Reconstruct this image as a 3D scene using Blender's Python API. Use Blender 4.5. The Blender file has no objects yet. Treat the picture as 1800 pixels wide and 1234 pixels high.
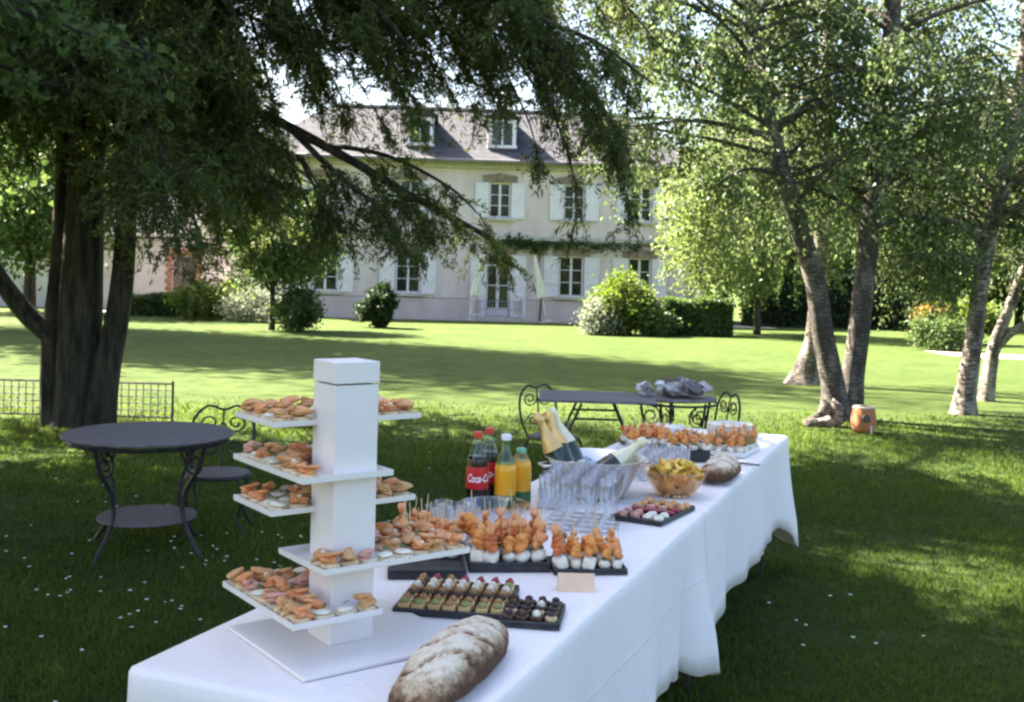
import bpy, bmesh, math, random
import numpy as np
from mathutils import Vector, Matrix, Euler

# ------------------------------------------------------------------ camera, sky, sun, exposure
scene = bpy.context.scene
C = scene.collection
R = math.radians
cam_d = bpy.data.cameras.new('camera')
cam = bpy.data.objects.new('camera', cam_d); C.objects.link(cam)
cam_d.sensor_width = 36.0; cam_d.lens = 38.0; cam_d.shift_y = -130/1800
cam_d.clip_start = 0.05; cam_d.clip_end = 1500
cam.matrix_world = Matrix.Translation((0, 0, 1.6)) @ Matrix.Rotation(math.pi/2, 4, 'X') @ Matrix.Rotation(math.atan(.025), 4, 'Z')
cam_d.dof.use_dof = True; cam_d.dof.focus_distance = 3.6; cam_d.dof.aperture_fstop = 9.0
scene.camera = cam

SUN_EL, SUN_BACK = R(46), R(30)
to_sun = Vector((-math.cos(SUN_BACK)*math.cos(SUN_EL), math.sin(SUN_BACK)*math.cos(SUN_EL), math.sin(SUN_EL)))
world = bpy.data.worlds.new('World'); scene.world = world; world.use_nodes = True
nt = world.node_tree
sky = nt.nodes.new('ShaderNodeTexSky'); sky.sky_type = 'NISHITA'; sky.sun_disc = False
sky.sun_elevation = SUN_EL; sky.sun_rotation = math.atan2(to_sun.x, to_sun.y)
sky.air_density = 1.0; sky.dust_density = 3.5; sky.ozone_density = 1.0
nt.links.new(sky.outputs[0], nt.nodes['Background'].inputs[0])
nt.nodes['Background'].inputs[1].default_value = 0.05
sun_d = bpy.data.lights.new('sun', 'SUN'); sun_d.energy = 5.0; sun_d.angle = R(.53); sun_d.color = (1, .93, .80)
sun = bpy.data.objects.new('sun', sun_d); C.objects.link(sun)
sun.rotation_euler = (-to_sun).to_track_quat('-Z', 'Y').to_euler()
vs = scene.view_settings
vs.view_transform = 'Standard'; vs.look = 'None'; vs.gamma = 1; vs.use_curve_mapping = False
vs.exposure = 3.4
scene.cycles.filter_width = 2.4
scene.cycles.max_bounces = 10; scene.cycles.transparent_max_bounces = 32
scene.cycles.transmission_bounces = 10
scene.cycles.caustics_reflective = False; scene.cycles.caustics_refractive = False

# ------------------------------------------------------------------ materials
MATS = {}
def nmat(name):
    m = bpy.data.materials.new(name); m.use_nodes = True
    n = m.node_tree.nodes; b = n['Principled BSDF']
    MATS[name] = m
    return m, n, m.node_tree.links, b
def ramp(n, l, src, stops):
    r = n.new('ShaderNodeValToRGB'); e = r.color_ramp.elements
    while len(e) < len(stops): e.new(.5)
    for k, (p, c) in enumerate(stops):
        e[k].position = p; e[k].color = (*c, 1)
    l.new(src, r.inputs[0]); return r
def noise(n, l, scale, detail=4, rough=.6, coord='Object', stretch=None):
    tc = n.new('ShaderNodeTexCoord'); t = n.new('ShaderNodeTexNoise')
    t.inputs['Scale'].default_value = scale; t.inputs['Detail'].default_value = detail; t.inputs['Roughness'].default_value = rough
    if stretch:
        mp = n.new('ShaderNodeMapping'); mp.inputs['Scale'].default_value = stretch
        l.new(tc.outputs[coord], mp.inputs[0]); l.new(mp.outputs[0], t.inputs['Vector'])
    else: l.new(tc.outputs[coord], t.inputs['Vector'])
    return t
def bump(n, l, b, src, strength=.3, dist=.01):
    bp = n.new('ShaderNodeBump'); bp.inputs['Strength'].default_value = strength; bp.inputs['Distance'].default_value = dist
    l.new(src, bp.inputs['Height']); l.new(bp.outputs[0], b.inputs['Normal'])
def surf(name, c1, c2, scale=20, rough=.7, bstr=.2, bdist=.003, metal=0, detail=5, stretch=None, spec=None, lo=.35, hi=.65):
    m, n, l, b = nmat(name)
    t = noise(n, l, scale, detail, .6, 'Object', stretch)
    r = ramp(n, l, t.outputs['Fac'], [(lo, c1), (hi, c2)])
    l.new(r.outputs[0], b.inputs['Base Color'])
    b.inputs['Roughness'].default_value = rough; b.inputs['Metallic'].default_value = metal
    if spec is not None: b.inputs['Specular IOR Level'].default_value = spec
    if bstr: bump(n, l, b, t.outputs['Fac'], bstr, bdist)
    return m
def leafmat(name, dark, mid, light, trans=.35, rough=.5, spec=.3):
    m, n, l, b = nmat(name)
    a = n.new('ShaderNodeAttribute'); a.attribute_name = 'var'
    r = ramp(n, l, a.outputs['Fac'], [(0, dark), (.55, mid), (1, light)])
    l.new(r.outputs[0], b.inputs['Base Color']); b.inputs['Roughness'].default_value = rough
    b.inputs['Specular IOR Level'].default_value = spec
    tr = n.new('ShaderNodeBsdfTranslucent')
    hs = n.new('ShaderNodeHueSaturation'); hs.inputs['Hue'].default_value = .485; hs.inputs['Saturation'].default_value = 1.1; hs.inputs['Value'].default_value = 1.5
    l.new(r.outputs[0], hs.inputs['Color']); l.new(hs.outputs[0], tr.inputs[0])
    mx = n.new('ShaderNodeMixShader'); mx.inputs[0].default_value = trans
    l.new(b.outputs[0], mx.inputs[1]); l.new(tr.outputs[0], mx.inputs[2])
    l.new(mx.outputs[0], n['Material Output'].inputs[0])
    return m
def glassmat(name, col=(1, 1, 1), rough=.02, edge=.35):
    """thin clear wall: lets light through, with glints that grow towards grazing angles"""
    m, n, l, b = nmat(name); n.remove(b)
    tr = n.new('ShaderNodeBsdfTransparent'); tr.inputs[0].default_value = (*col, 1)
    gl = n.new('ShaderNodeBsdfGlossy'); gl.inputs['Roughness'].default_value = rough; gl.inputs[0].default_value = (1, 1, 1, 1)
    lw = n.new('ShaderNodeLayerWeight'); lw.inputs[0].default_value = edge
    mu = n.new('ShaderNodeMath'); mu.operation = 'MULTIPLY_ADD'; mu.inputs[1].default_value = .45; mu.inputs[2].default_value = .04; l.new(lw.outputs['Fresnel'], mu.inputs[0])
    mx = n.new('ShaderNodeMixShader'); l.new(mu.outputs[0], mx.inputs[0]); l.new(tr.outputs[0], mx.inputs[1]); l.new(gl.outputs[0], mx.inputs[2])
    l.new(mx.outputs[0], n['Material Output'].inputs[0])
    return m

# lawn: mown turf with worn, clovery and drier areas
m, n, l, b = nmat('lawn')
t1 = noise(n, l, .6, 8, .7); t2 = noise(n, l, 3.2, 9, .75); t3 = noise(n, l, 60, 6, .8)
r1 = ramp(n, l, t1.outputs['Fac'], [(.3, (.058, .092, .022)), (.7, (.092, .128, .034))])
r2 = ramp(n, l, t2.outputs['Fac'], [(.28, (.42, .52, .40)), (.5, (.98, .98, .9)), (.75, (1.45, 1.32, 1.2))])
mx = n.new('ShaderNodeMix'); mx.data_type = 'RGBA'; mx.blend_type = 'MULTIPLY'; mx.inputs[0].default_value = 1
l.new(r1.outputs[0], mx.inputs[6]); l.new(r2.outputs[0], mx.inputs[7]); l.new(mx.outputs[2], b.inputs['Base Color'])
b.inputs['Roughness'].default_value = .9; b.inputs['Specular IOR Level'].default_value = .1
bump(n, l, b, t3.outputs['Fac'], 1.0, .05)
leafmat('grass', (.034, .066, .014), (.068, .110, .022), (.120, .155, .040), .5, .6, .15)
leafmat('petal', (.75, .75, .72), (.8, .8, .78), (.85, .85, .83), .2, .7)
leafmat('conifer_leaf', (.048, .066, .020), (.100, .130, .040), (.190, .215, .075), .38, .6, .25)
leafmat('birch_leaf', (.060, .092, .034), (.100, .145, .054), (.175, .220, .092), .46, .5, .3)
leafmat('willow_leaf', (.075, .115, .036), (.120, .165, .052), (.19, .235, .088), .46, .5)
leafmat('garden_leaf', (.040, .075, .022), (.070, .118, .034), (.125, .165, .055), .40, .5)
leafmat('dark_leaf', (.012, .026, .010), (.022, .045, .014), (.042, .072, .022), .25, .5)
leafmat('lime_leaf', (.065, .105, .018), (.105, .155, .028), (.175, .215, .050), .42, .5)
leafmat('silver_leaf', (.13, .16, .10), (.20, .22, .15), (.33, .33, .27), .3, .6)
leafmat('rust_leaf', (.13, .13, .035), (.22, .17, .045), (.36, .22, .06), .35, .5)
surf('bark_dark', (.016, .014, .009), (.080, .068, .046), 17, .95, 1.0, .07, 0, 8, (1, 1, .16), None, .38, .62)
surf('twig', (.018, .014, .011), (.040, .032, .024), 20, .9, .3, .005)
# birch bark: pale paper with dark lenticels and a rough dark foot
m, n, l, b = nmat('bark_birch')
t1 = noise(n, l, 5, 6, .65, 'Object', (1, 1, .5)); t2 = noise(n, l, 26, 5, .6, 'Object', (.5, .5, 3.0))
mxn = n.new('ShaderNodeMath'); mxn.operation = 'ADD'; l.new(t1.outputs['Fac'], mxn.inputs[0]); l.new(t2.outputs['Fac'], mxn.inputs[1])
r1 = ramp(n, l, mxn.outputs[0], [(0, (.035, .028, .022)), (.92, (.06, .048, .038)), (1.0, (.19, .16, .13))])
hm = n.new('ShaderNodeMath'); hm.operation = 'MULTIPLY'; hm.inputs[1].default_value = .90; l.new(mxn.outputs[0], hm.inputs[0])
r1 = ramp(n, l, hm.outputs[0], [(.82, (.030, .024, .018)), (.98, (.075, .060, .046)), (1.0, (.16, .135, .11))])
l.new(r1.outputs[0], b.inputs['Base Color']); b.inputs['Roughness'].default_value = .85
bump(n, l, b, mxn.outputs[0], .7, .02)
# pale birch bark
m, n, l, b = nmat('bark_pale')
t1 = noise(n, l, 4, 6, .65, 'Object', (1, 1, .6)); t2 = noise(n, l, 22, 5, .6, 'Object', (.5, .5, 3.0))
mxn = n.new('ShaderNodeMath'); mxn.operation = 'ADD'; l.new(t1.outputs['Fac'], mxn.inputs[0]); l.new(t2.outputs['Fac'], mxn.inputs[1])
hm = n.new('ShaderNodeMath'); hm.operation = 'MULTIPLY'; hm.inputs[1].default_value = .92; l.new(mxn.outputs[0], hm.inputs[0])
r1 = ramp(n, l, hm.outputs[0], [(.80, (.035, .027, .02)), (.93, (.11, .085, .064)), (1.0, (.28, .235, .19))])
l.new(r1.outputs[0], b.inputs['Base Color']); b.inputs['Roughness'].default_value = .8
bump(n, l, b, mxn.outputs[0], .6, .02)

surf('render_cream', (.60, .475, .49), (.77, .63, .65), 1.1, .9, .2, .006, 0, 9, (1, 1, .45), None, .30, .62)
surf('render_pink', (.54, .43, .43), (.64, .52, .52), 1.2, .9, .15, .004)
surf('stone_brown', (.20, .145, .11), (.34, .26, .205), 6, .9, .5, .01)
surf('stone_pale', (.42, .38, .34), (.55, .50, .45), 5, .85, .3, .006)
surf('brick_red', (.22, .11, .075), (.34, .18, .13), 9, .9, .5, .01)
surf('paint_white', (.76, .68, .76), (.84, .76, .84), 6, .5, .05, .001)
surf('zinc', (.16, .14, .14), (.24, .21, .20), 6, .5, .05, .001, .3)
m, n, l, b = nmat('slate')
tc = n.new('ShaderNodeTexCoord'); bk = n.new('ShaderNodeTexBrick'); bk.offset = .5
bk.inputs['Color1'].default_value = (.045, .045, .053, 1); bk.inputs['Color2'].default_value = (.075, .073, .082, 1); bk.inputs['Mortar'].default_value = (.05, .045, .05, 1)
bk.inputs['Scale'].default_value = 1; bk.inputs['Brick Width'].default_value = .24; bk.inputs['Row Height'].default_value = .15; bk.inputs['Mortar Size'].default_value = .008
l.new(tc.outputs['UV'], bk.inputs['Vector']); l.new(bk.outputs['Color'], b.inputs['Base Color'])
b.inputs['Roughness'].default_value = .85; b.inputs['Specular IOR Level'].default_value = .15; bump(n, l, b, bk.outputs['Fac'], -.4, .02)
m, n, l, b = nmat('window_glass')
b.inputs['Base Color'].default_value = (.014, .018, .020, 1); b.inputs['Roughness'].default_value = .06
surf('iron', (.018, .018, .02), (.05, .045, .045), 40, .55, .3, .002, .4)
surf('iron_pale', (.30, .29, .36), (.42, .40, .46), 40, .5, .1, .002, .2)
surf('old_wood', (.11, .092, .095), (.23, .195, .20), 9, .8, .5, .004, 0, 6, (1, 12, 12))
surf('dark_wood', (.085, .07, .075), (.18, .15, .155), 9, .7, .5, .004, 0, 6, (1, 12, 12))
surf('terracotta', (.36, .13, .055), (.50, .20, .09), 8, .85, .2, .004)
surf('gravel', (.30, .25, .20), (.45, .39, .33), 60, .95, .8, .02)
surf('soil', (.030, .026, .014), (.075, .058, .034), 12, .95, .9, .03)
surf('limewash', (.46, .43, .46), (.58, .55, .58), 1.3, .9, .2, .006)
surf('straw_cloth', (.22, .18, .19), (.55, .50, .50), 12, .9, .6, .01)
# table linen
m, n, l, b = nmat('linen')
b.inputs['Base Color'].default_value = (.86, .80, .79, 1); b.inputs['Roughness'].default_value = .85
b.inputs['Sheen Weight'].default_value = .15
t1 = noise(n, l, 7, 7, .62, 'Object', (1.0, 1.0, .35)); t2 = noise(n, l, 500, 2, .5)
ad = n.new('ShaderNodeMath'); ad.operation = 'MULTIPLY_ADD'; ad.inputs[1].default_value = .06
l.new(t2.outputs['Fac'], ad.inputs[0]); l.new(t1.outputs['Fac'], ad.inputs[2])
# pressed fold lines left from the folded cloth
tc = n.new('ShaderNodeTexCoord'); sx = n.new('ShaderNodeSeparateXYZ'); l.new(tc.outputs['Object'], sx.inputs[0]); acc = ad.outputs[0]
for ax, sp in (('X', .31), ('Y', .26), ('Z', .27)):
    pp = n.new('ShaderNodeMath'); pp.operation = 'PINGPONG'; pp.inputs[1].default_value = sp; l.new(sx.outputs[ax], pp.inputs[0])
    mr = n.new('ShaderNodeMapRange'); mr.interpolation_type = 'SMOOTHSTEP'; mr.inputs[1].default_value = 0; mr.inputs[2].default_value = .010; mr.inputs[3].default_value = .07; mr.inputs[4].default_value = 0; l.new(pp.outputs[0], mr.inputs[0])
    sm = n.new('ShaderNodeMath'); sm.operation = 'ADD'; l.new(acc, sm.inputs[0]); l.new(mr.outputs[0], sm.inputs[1]); acc = sm.outputs[0]
bump(n, l, b, acc, .55, .025)
surf('acrylic_white', (.80, .75, .72), (.84, .79, .76), 3, .35, .02, .001)
surf('card_white', (.82, .75, .74), (.86, .79, .78), 3, .6, .03, .001)
surf('porcelain', (.76, .76, .76), (.80, .80, .80), 5, .15, 0)
surf('slate_tray', (.012, .013, .016), (.035, .035, .04), 30, .45, .3, .002)
surf('paper_peach', (.78, .52, .36), (.84, .60, .43), 10, .8, .1, .002)
surf('paper_white', (.76, .76, .80), (.82, .82, .85), 10, .8, .1, .002)
def food(name, c1, c2, scale=90, rough=.5, bs=.4, sss=0):
    m = surf(name, c1, c2, scale, rough, bs, .004)
    return m
food('toast', (.56, .38, .20), (.74, .58, .37), 60, .8)
food('crumb', (.62, .50, .33), (.76, .66, .48), 80, .8)
food('salmon', (.68, .23, .08), (.80, .40, .17), 60, .35)
food('rillette', (.56, .25, .09), (.70, .40, .18), 110, .6)
food('ham', (.55, .23, .18), (.72, .40, .33), 70, .45)
food('cream', (.76, .69, .55), (.82, .77, .66), 40, .5)
food('melon', (.66, .21, .04), (.80, .36, .09), 70, .35)
food('tomato', (.50, .10, .03), (.66, .20, .05), 60, .3)
food('cheese', (.74, .68, .56), (.82, .78, .68), 30, .5)
food('choco', (.030, .014, .009), (.085, .040, .024), 60, .4)
food('caramel', (.28, .13, .04), (.46, .24, .09), 80, .4)
food('raspberry', (.20, .02, .035), (.38, .05, .07), 120, .4)
food('blackberry', (.016, .010, .020), (.05, .022, .04), 160, .3)
food('sponge', (.50, .32, .12), (.66, .46, .22), 120, .8)
food('pistachio', (.20, .22, .06), (.34, .34, .12), 90, .7)
food('crisp', (.82, .40, .045), (.90, .58, .11), 40, .5)
food('crisp_pale', (.88, .58, .08), (.92, .72, .20), 40, .5)
food('leafy', (.05, .10, .02), (.10, .17, .04), 60, .5)
food('stick', (.55, .40, .22), (.68, .53, .33), 40, .7)
# bread: dark crust dusted with flour in drifts
m, n, l, b = nmat('bread')
t1 = noise(n, l, 16, 8, .75); t2 = noise(n, l, 55, 6, .75)
ad = n.new('ShaderNodeMath'); ad.operation = 'ADD'; l.new(t1.outputs['Fac'], ad.inputs[0]); l.new(t2.outputs['Fac'], ad.inputs[1])
at = n.new('ShaderNodeAttribute'); at.attribute_name = 'flour'
ad2 = n.new('ShaderNodeMath'); ad2.operation = 'ADD'; l.new(ad.outputs[0], ad2.inputs[0]); l.new(at.outputs['Fac'], ad2.inputs[1])
hm = n.new('ShaderNodeMath'); hm.operation = 'MULTIPLY'; hm.inputs[1].default_value = .5; l.new(ad2.outputs[0], hm.inputs[0])
r1 = ramp(n, l, hm.outputs[0], [(.38, (.10, .045, .024)), (.48, (.27, .15, .08)), (.57, (.55, .42, .29)), (.68, (.78, .69, .55))])
l.new(r1.outputs[0], b.inputs['Base Color']); b.inputs['Roughness'].default_value = .85; bump(n, l, b, t2.outputs['Fac'], .7, .01)
m, n, l, b = nmat('steel'); b.inputs['Base Color'].default_value = (.80, .78, .79, 1); b.inputs['Metallic'].default_value = 1; b.inputs['Roughness'].default_value = .38
t = noise(n, l, 6, 3); bump(n, l, b, t.outputs['Fac'], .05, .01)
m, n, l, b = nmat('gold_foil'); b.inputs['Base Color'].default_value = (.78, .50, .20, 1); b.inputs['Metallic'].default_value = .55; b.inputs['Roughness'].default_value = .38
t = noise(n, l, 80, 3); bump(n, l, b, t.outputs['Fac'], .4, .004)
m, n, l, b = nmat('cream_foil'); b.inputs['Base Color'].default_value = (.80, .72, .50, 1); b.inputs['Metallic'].default_value = .2; b.inputs['Roughness'].default_value = .4
t = noise(n, l, 80, 3); bump(n, l, b, t.outputs['Fac'], .4, .004)
m, n, l, b = nmat('bottle_green'); b.inputs['Base Color'].default_value = (.012, .022, .010, 1); b.inputs['Roughness'].default_value = .05; b.inputs['Coat Weight'].default_value = .5
glassmat('clear_plastic', (.93, .94, .96), .03, .35)
glassmat('pet', (.85, .93, .90), .03, .35)
glassmat('green_glass', (.50, .78, .60), .03, .35)
glassmat('amber_plastic', (1.0, .88, .72), .06, .2)
glassmat('ice', (.86, .91, .95), .10, .5)
m, n, l, b = nmat('cola'); b.inputs['Base Color'].default_value = (.018, .006, .004, 1); b.inputs['Roughness'].default_value = .06
m, n, l, b = nmat('juice'); b.inputs['Base Color'].default_value = (.86, .40, .02, 1); b.inputs['Roughness'].default_value = .12
b.inputs['Subsurface Weight'].default_value = .2; b.inputs['Subsurface Radius'].default_value = (.02, .01, .003)
m, n, l, b = nmat('label_red'); b.inputs['Base Color'].default_value = (.56, .012, .018, 1); b.inputs['Roughness'].default_value = .35
m, n, l, b = nmat('label_white'); b.inputs['Base Color'].default_value = (.82, .80, .82, 1); b.inputs['Roughness'].default_value = .4
m, n, l, b = nmat('label_green'); b.inputs['Base Color'].default_value = (.03, .12, .045, 1); b.inputs['Roughness'].default_value = .4
m, n, l, b = nmat('cap_red'); b.inputs['Base Color'].default_value = (.60, .045, .02, 1); b.inputs['Roughness'].default_value = .4
m, n, l, b = nmat('cap_green'); b.inputs['Base Color'].default_value = (.16, .42, .26, 1); b.inputs['Roughness'].default_value = .4
surf('parasol_cloth', (.72, .66, .58), (.80, .75, .67), 6, .85, .2, .004)

# ------------------------------------------------------------------ builders
def obj(name, me, mat=None, parent=None):
    if mat: me.materials.append(MATS[mat])
    o = bpy.data.objects.new(name, me); C.objects.link(o)
    if parent: o.parent = parent
    return o
def tag(o, label, cat, group=None):
    o['label'] = label; o['category'] = cat
    if group: o['group'] = group
    return o
def thing(name, label, cat, loc=(0, 0, 0), rz=0, group=None):
    o = bpy.data.objects.new(name, None); C.objects.link(o); o.empty_display_size = .1
    o.location = loc; o.rotation_euler = (0, 0, rz)
    return tag(o, label, cat, group)
def children_of(o): return [c for c in bpy.data.objects if c.parent == o]
def dup(root, loc, rot, label=None, group=None, kids=None):
    r = root.copy(); C.objects.link(r); r.location = loc; r.rotation_euler = rot
    if label: r['label'] = label
    if group: r['group'] = group
    for ch, subs in kids:
        c = ch.copy(); C.objects.link(c); c.parent = r
        for g in subs:
            d = g.copy(); C.objects.link(d); d.parent = c
    return r
def kids_of(root): return [(c, children_of(c)) for c in children_of(root)]

class MB:
    def __init__(s): s.bm = bmesh.new()
    def box(s, c, size, rot=None, bev=0, seg=2):
        mt = Matrix.Translation(c)
        if rot is not None: mt = mt @ (rot if isinstance(rot, Matrix) else Euler(rot).to_matrix().to_4x4())
        r = bmesh.ops.create_cube(s.bm, size=1, matrix=mt @ Matrix.Diagonal((*size, 1)))
        if bev:
            es = list({e for v in r['verts'] for e in v.link_edges})
            bmesh.ops.bevel(s.bm, geom=es, offset=bev, segments=seg, affect='EDGES', profile=.5)
        return s
    def tube(s, pts, rad, n=6, cap=True, wob=0.):
        bm = s.bm; pts = [Vector(p) for p in pts]
        if not hasattr(rad, '__len__'): rad = [rad]*len(pts)
        rings = []; up = Vector((0, 0, 1)); side = None
        for i, p in enumerate(pts):
            d = (pts[min(i+1, len(pts)-1)] - pts[max(i-1, 0)])
            if d.length < 1e-9: d = Vector((0, 0, 1))
            d.normalize()
            if side is None:
                side = d.cross(up) if abs(d.z) < .95 else d.cross(Vector((1, 0, 0)))
            side = side - d*side.dot(d)
            if side.length < 1e-6: side = d.orthogonal()
            side.normalize(); o2 = d.cross(side)
            rings.append([bm.verts.new(p + (side*math.cos(2*math.pi*k/n) + o2*math.sin(2*math.pi*k/n))*rad[i]*(1+wob*(math.sin(3*2*math.pi*k/n+p.z*.9)+.7*math.sin(7*2*math.pi*k/n+p.z*1.7+1)+.5*math.sin(2*2*math.pi*k/n+p.z*2.9) if wob else 1.))) for k in range(n)])
        for a, b_ in zip(rings, rings[1:]):
            for k in range(n): bm.faces.new((a[k], a[(k+1) % n], b_[(k+1) % n], b_[k]))
        if cap:
            bm.faces.new(rings[0][::-1]); bm.faces.new(rings[-1])
        return s
    def lathe(s, prof, n=24, c=(0, 0, 0), closed=False):
        bm = s.bm; c = Vector(c); rings = []
        for r, z in prof:
            if r < 1e-6: rings.append([bm.verts.new(c + Vector((0, 0, z)))])
            else: rings.append([bm.verts.new(c + Vector((r*math.cos(2*math.pi*k/n), r*math.sin(2*math.pi*k/n), z))) for k in range(n)])
        prs = list(zip(rings, rings[1:])) + ([(rings[-1], rings[0])] if closed else [])
        for a, b_ in prs:
            for k in range(n):
                k2 = (k+1) % n
                if len(a) == 1 and len(b_) == 1: continue
                if len(a) == 1: bm.faces.new((a[0], b_[k2], b_[k]))
                elif len(b_) == 1: bm.faces.new((a[k], a[k2], b_[0]))
                else: bm.faces.new((a[k], a[k2], b_[k2], b_[k]))
        return s
    def blob(s, c, size, seed=0, amp=.12, sub=2, rot=(0, 0, 0), freq=3.):
        rg = random.Random(seed); r = bmesh.ops.create_icosphere(s.bm, subdivisions=sub, radius=1)
        ph = [rg.uniform(0, 6.28) for _ in range(6)]; mt = Matrix.Translation(c) @ Euler(rot).to_matrix().to_4x4() @ Matrix.Diagonal((*size, 1))
        for v in r['verts']:
            p = v.co
            k = 1 + amp*(math.sin(freq*p.x+ph[0]) + math.sin(freq*p.y*1.3+ph[1]) + math.sin(freq*p.z*1.1+ph[2]) + .5*math.sin(2.3*freq*p.x+ph[3]+p.y*4) + .5*math.sin(2.1*freq*p.y+ph[4]+p.z*5))
            v.co = mt @ (p*k)
        return s
    def poly(s, pts): s.bm.faces.new([s.bm.verts.new(p) for p in pts]); return s
    def prism(s, pts2, y0, y1):
        # polygon in the x-z plane extruded along y
        a = [s.bm.verts.new((x, y0, z)) for x, z in pts2]; b_ = [s.bm.verts.new((x, y1, z)) for x, z in pts2]
        s.bm.faces.new(a); s.bm.faces.new(b_[::-1]); k = len(a)
        for i in range(k): s.bm.faces.new((a[i], b_[i], b_[(i+1) % k], a[(i+1) % k]))
        return s
    def mesh(s, name, smooth=False, angle=None):
        bmesh.ops.recalc_face_normals(s.bm, faces=s.bm.faces)
        me = bpy.data.meshes.new(name); s.bm.to_mesh(me); s.bm.free()
        if smooth:
            me.polygons.foreach_set('use_smooth', [True]*len(me.polygons))
            if angle: me.set_sharp_from_angle(angle=R(angle))
        return me
    def build(s, name, mat, parent=None, smooth=False, angle=None):
        return obj(name, s.mesh(name, smooth, angle), mat, parent)

def leaves(name, P, D, L, W, var, mat, parent=None, seed=0, fold=.25, tri=False):
    """one mesh of little pointed leaves: P centres, D directions, L lengths, W widths"""
    rg = np.random.default_rng(seed); N = len(P)
    D = D/np.maximum(np.linalg.norm(D, axis=1, keepdims=True), 1e-9)
    S = np.cross(D, rg.normal(size=(N, 3))); S /= np.maximum(np.linalg.norm(S, axis=1, keepdims=True), 1e-9)
    U = np.cross(D, S)
    L = np.asarray(L).reshape(-1, 1)*np.ones((N, 1)); W = np.asarray(W).reshape(-1, 1)*np.ones((N, 1))
    if tri:
        V = np.stack([P-S*W*.5, P+S*W*.5, P+D*L], 1).reshape(-1, 3).astype(np.float32); k = 3
    else:
        a = P - D*L*.5; c = P + D*L*.5; mid = P - D*L*.06
        V = np.stack([a, mid+S*W*.5+U*W*fold, c, mid-S*W*.5+U*W*fold], 1).reshape(-1, 3).astype(np.float32); k = 4
    me = bpy.data.meshes.new(name); me.vertices.add(N*k); me.vertices.foreach_set('co', V.ravel())
    me.loops.add(N*k); me.loops.foreach_set('vertex_index', np.arange(N*k, dtype=np.int32))
    me.polygons.add(N); me.polygons.foreach_set('loop_start', np.arange(0, N*k, k, dtype=np.int32))
    me.polygons.foreach_set('loop_total', np.full(N, k, dtype=np.int32))
    at = me.attributes.new('var', 'FLOAT', 'POINT'); at.data.foreach_set('value', np.repeat(np.clip(var, 0, 1), k).astype(np.float32))
    me.update(); me.validate()
    return obj(name, me, mat, parent)

def spline(pts, k=5):
    """Catmull-Rom through the points"""
    P = [np.array(p, float) for p in pts]; P = [2*P[0]-P[1]] + P + [2*P[-1]-P[-2]]; out = []
    for i in range(1, len(P)-2):
        for j in range(k):
            t = j/k; a, b_, c, d = P[i-1:i+3]
            out.append(.5*((2*b_)+(-a+c)*t+(2*a-5*b_+4*c-d)*t*t+(-a+3*b_-3*c+d)*t**3))
    out.append(P[-2]); return out
def radii(r0, r1, n, p=1.): return [r0+(r1-r0)*(i/(n-1))**p for i in range(n)]

class Wood:
    """collects limbs (one mesh) and foliage sites"""
    def __init__(s, seed): s.rg = np.random.default_rng(seed); s.mb = MB(); s.P = []; s.D = []; s.tone = []
    def limb(s, pts, r0, r1, n=6): s.mb.tube(pts, radii(r0, r1, len(pts)), n)
    def site(s, P, D, tone=0.): s.P.append(P); s.D.append(D); s.tone.append(np.full(len(P), tone))
    def twig(s, p0, d, length, droop, nleaf, jit, r=.004, tone=0., k=5, draw=True):
        d = np.array(d, float); d /= np.linalg.norm(d)+1e-9; pts = [np.array(p0, float)]; st = length/k
        for i in range(k):
            d = d + np.array((0, 0, -droop))/k + s.rg.normal(size=3)*.10; d /= np.linalg.norm(d)
            pts.append(pts[-1]+d*st)
        if draw: s.mb.tube(pts, radii(r, r*.4, k+1), 3, False)
        if nleaf:
            A = np.array(pts); t = s.rg.uniform(.08, 1, nleaf)*k; i = np.minimum(t.astype(int), k-1); f = (t-i)[:, None]
            P = A[i]*(1-f)+A[i+1]*f + s.rg.normal(size=(nleaf, 3))*jit
            s.site(P, (A[i+1]-A[i])/st, tone)
        return pts
    def finish(s, root, trunk_mat, leaf_mat, L, W, dirjit=.6, hang=.5, varmean=.45, varsd=.22, fold=.25):
        s.mb.build('trunk', trunk_mat, root, True)
        if not s.P: return
        P = np.concatenate(s.P); D = np.concatenate(s.D); tn = np.concatenate(s.tone); N = len(P)
        D = D + s.rg.normal(size=(N, 3))*dirjit + np.array((0, 0, -hang))
        leaves('crown', P, D, L*s.rg.uniform(.7, 1.3, N), W*s.rg.uniform(.7, 1.3, N), varmean+tn+s.rg.normal(size=N)*varsd, leaf_mat, root, int(s.rg.integers(1e6)), fold)

# ------------------------------------------------------------------ ground
def sheet(name, x0, x1, y0, y1, z, mat, nx=2, ny=2, fn=None):
    mb = MB(); vs_ = [[mb.bm.verts.new((x0+(x1-x0)*i/nx, y0+(y1-y0)*j/ny, z+(fn(x0+(x1-x0)*i/nx, y0+(y1-y0)*j/ny) if fn else 0))) for i in range(nx+1)] for j in range(ny+1)]
    for j in range(ny):
        for i in range(nx): mb.bm.faces.new((vs_[j][i], vs_[j][i+1], vs_[j+1][i+1], vs_[j+1][i]))
    o = mb.build(name, mat); o['kind'] = 'structure'; return o
sheet('lawn', -300, 300, -60, 700, 0, 'lawn', 40, 60)
# beige gravel path curving past the right-hand beds
mb = MB(); cp = spline([(10.4, 26.3), (11.9, 25.6), (14.5, 25.4), (19, 27), (26, 29)], 8)
lft = [mb.bm.verts.new((p[0], p[1]+1.0, .006)) for p in cp]; rgt = [mb.bm.verts.new((p[0], p[1]-.9, .006)) for p in cp]
for i in range(len(cp)-1): mb.bm.faces.new((lft[i], lft[i+1], rgt[i+1], rgt[i]))
o = mb.build('gravel_path', 'gravel'); o['kind'] = 'structure'
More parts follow.
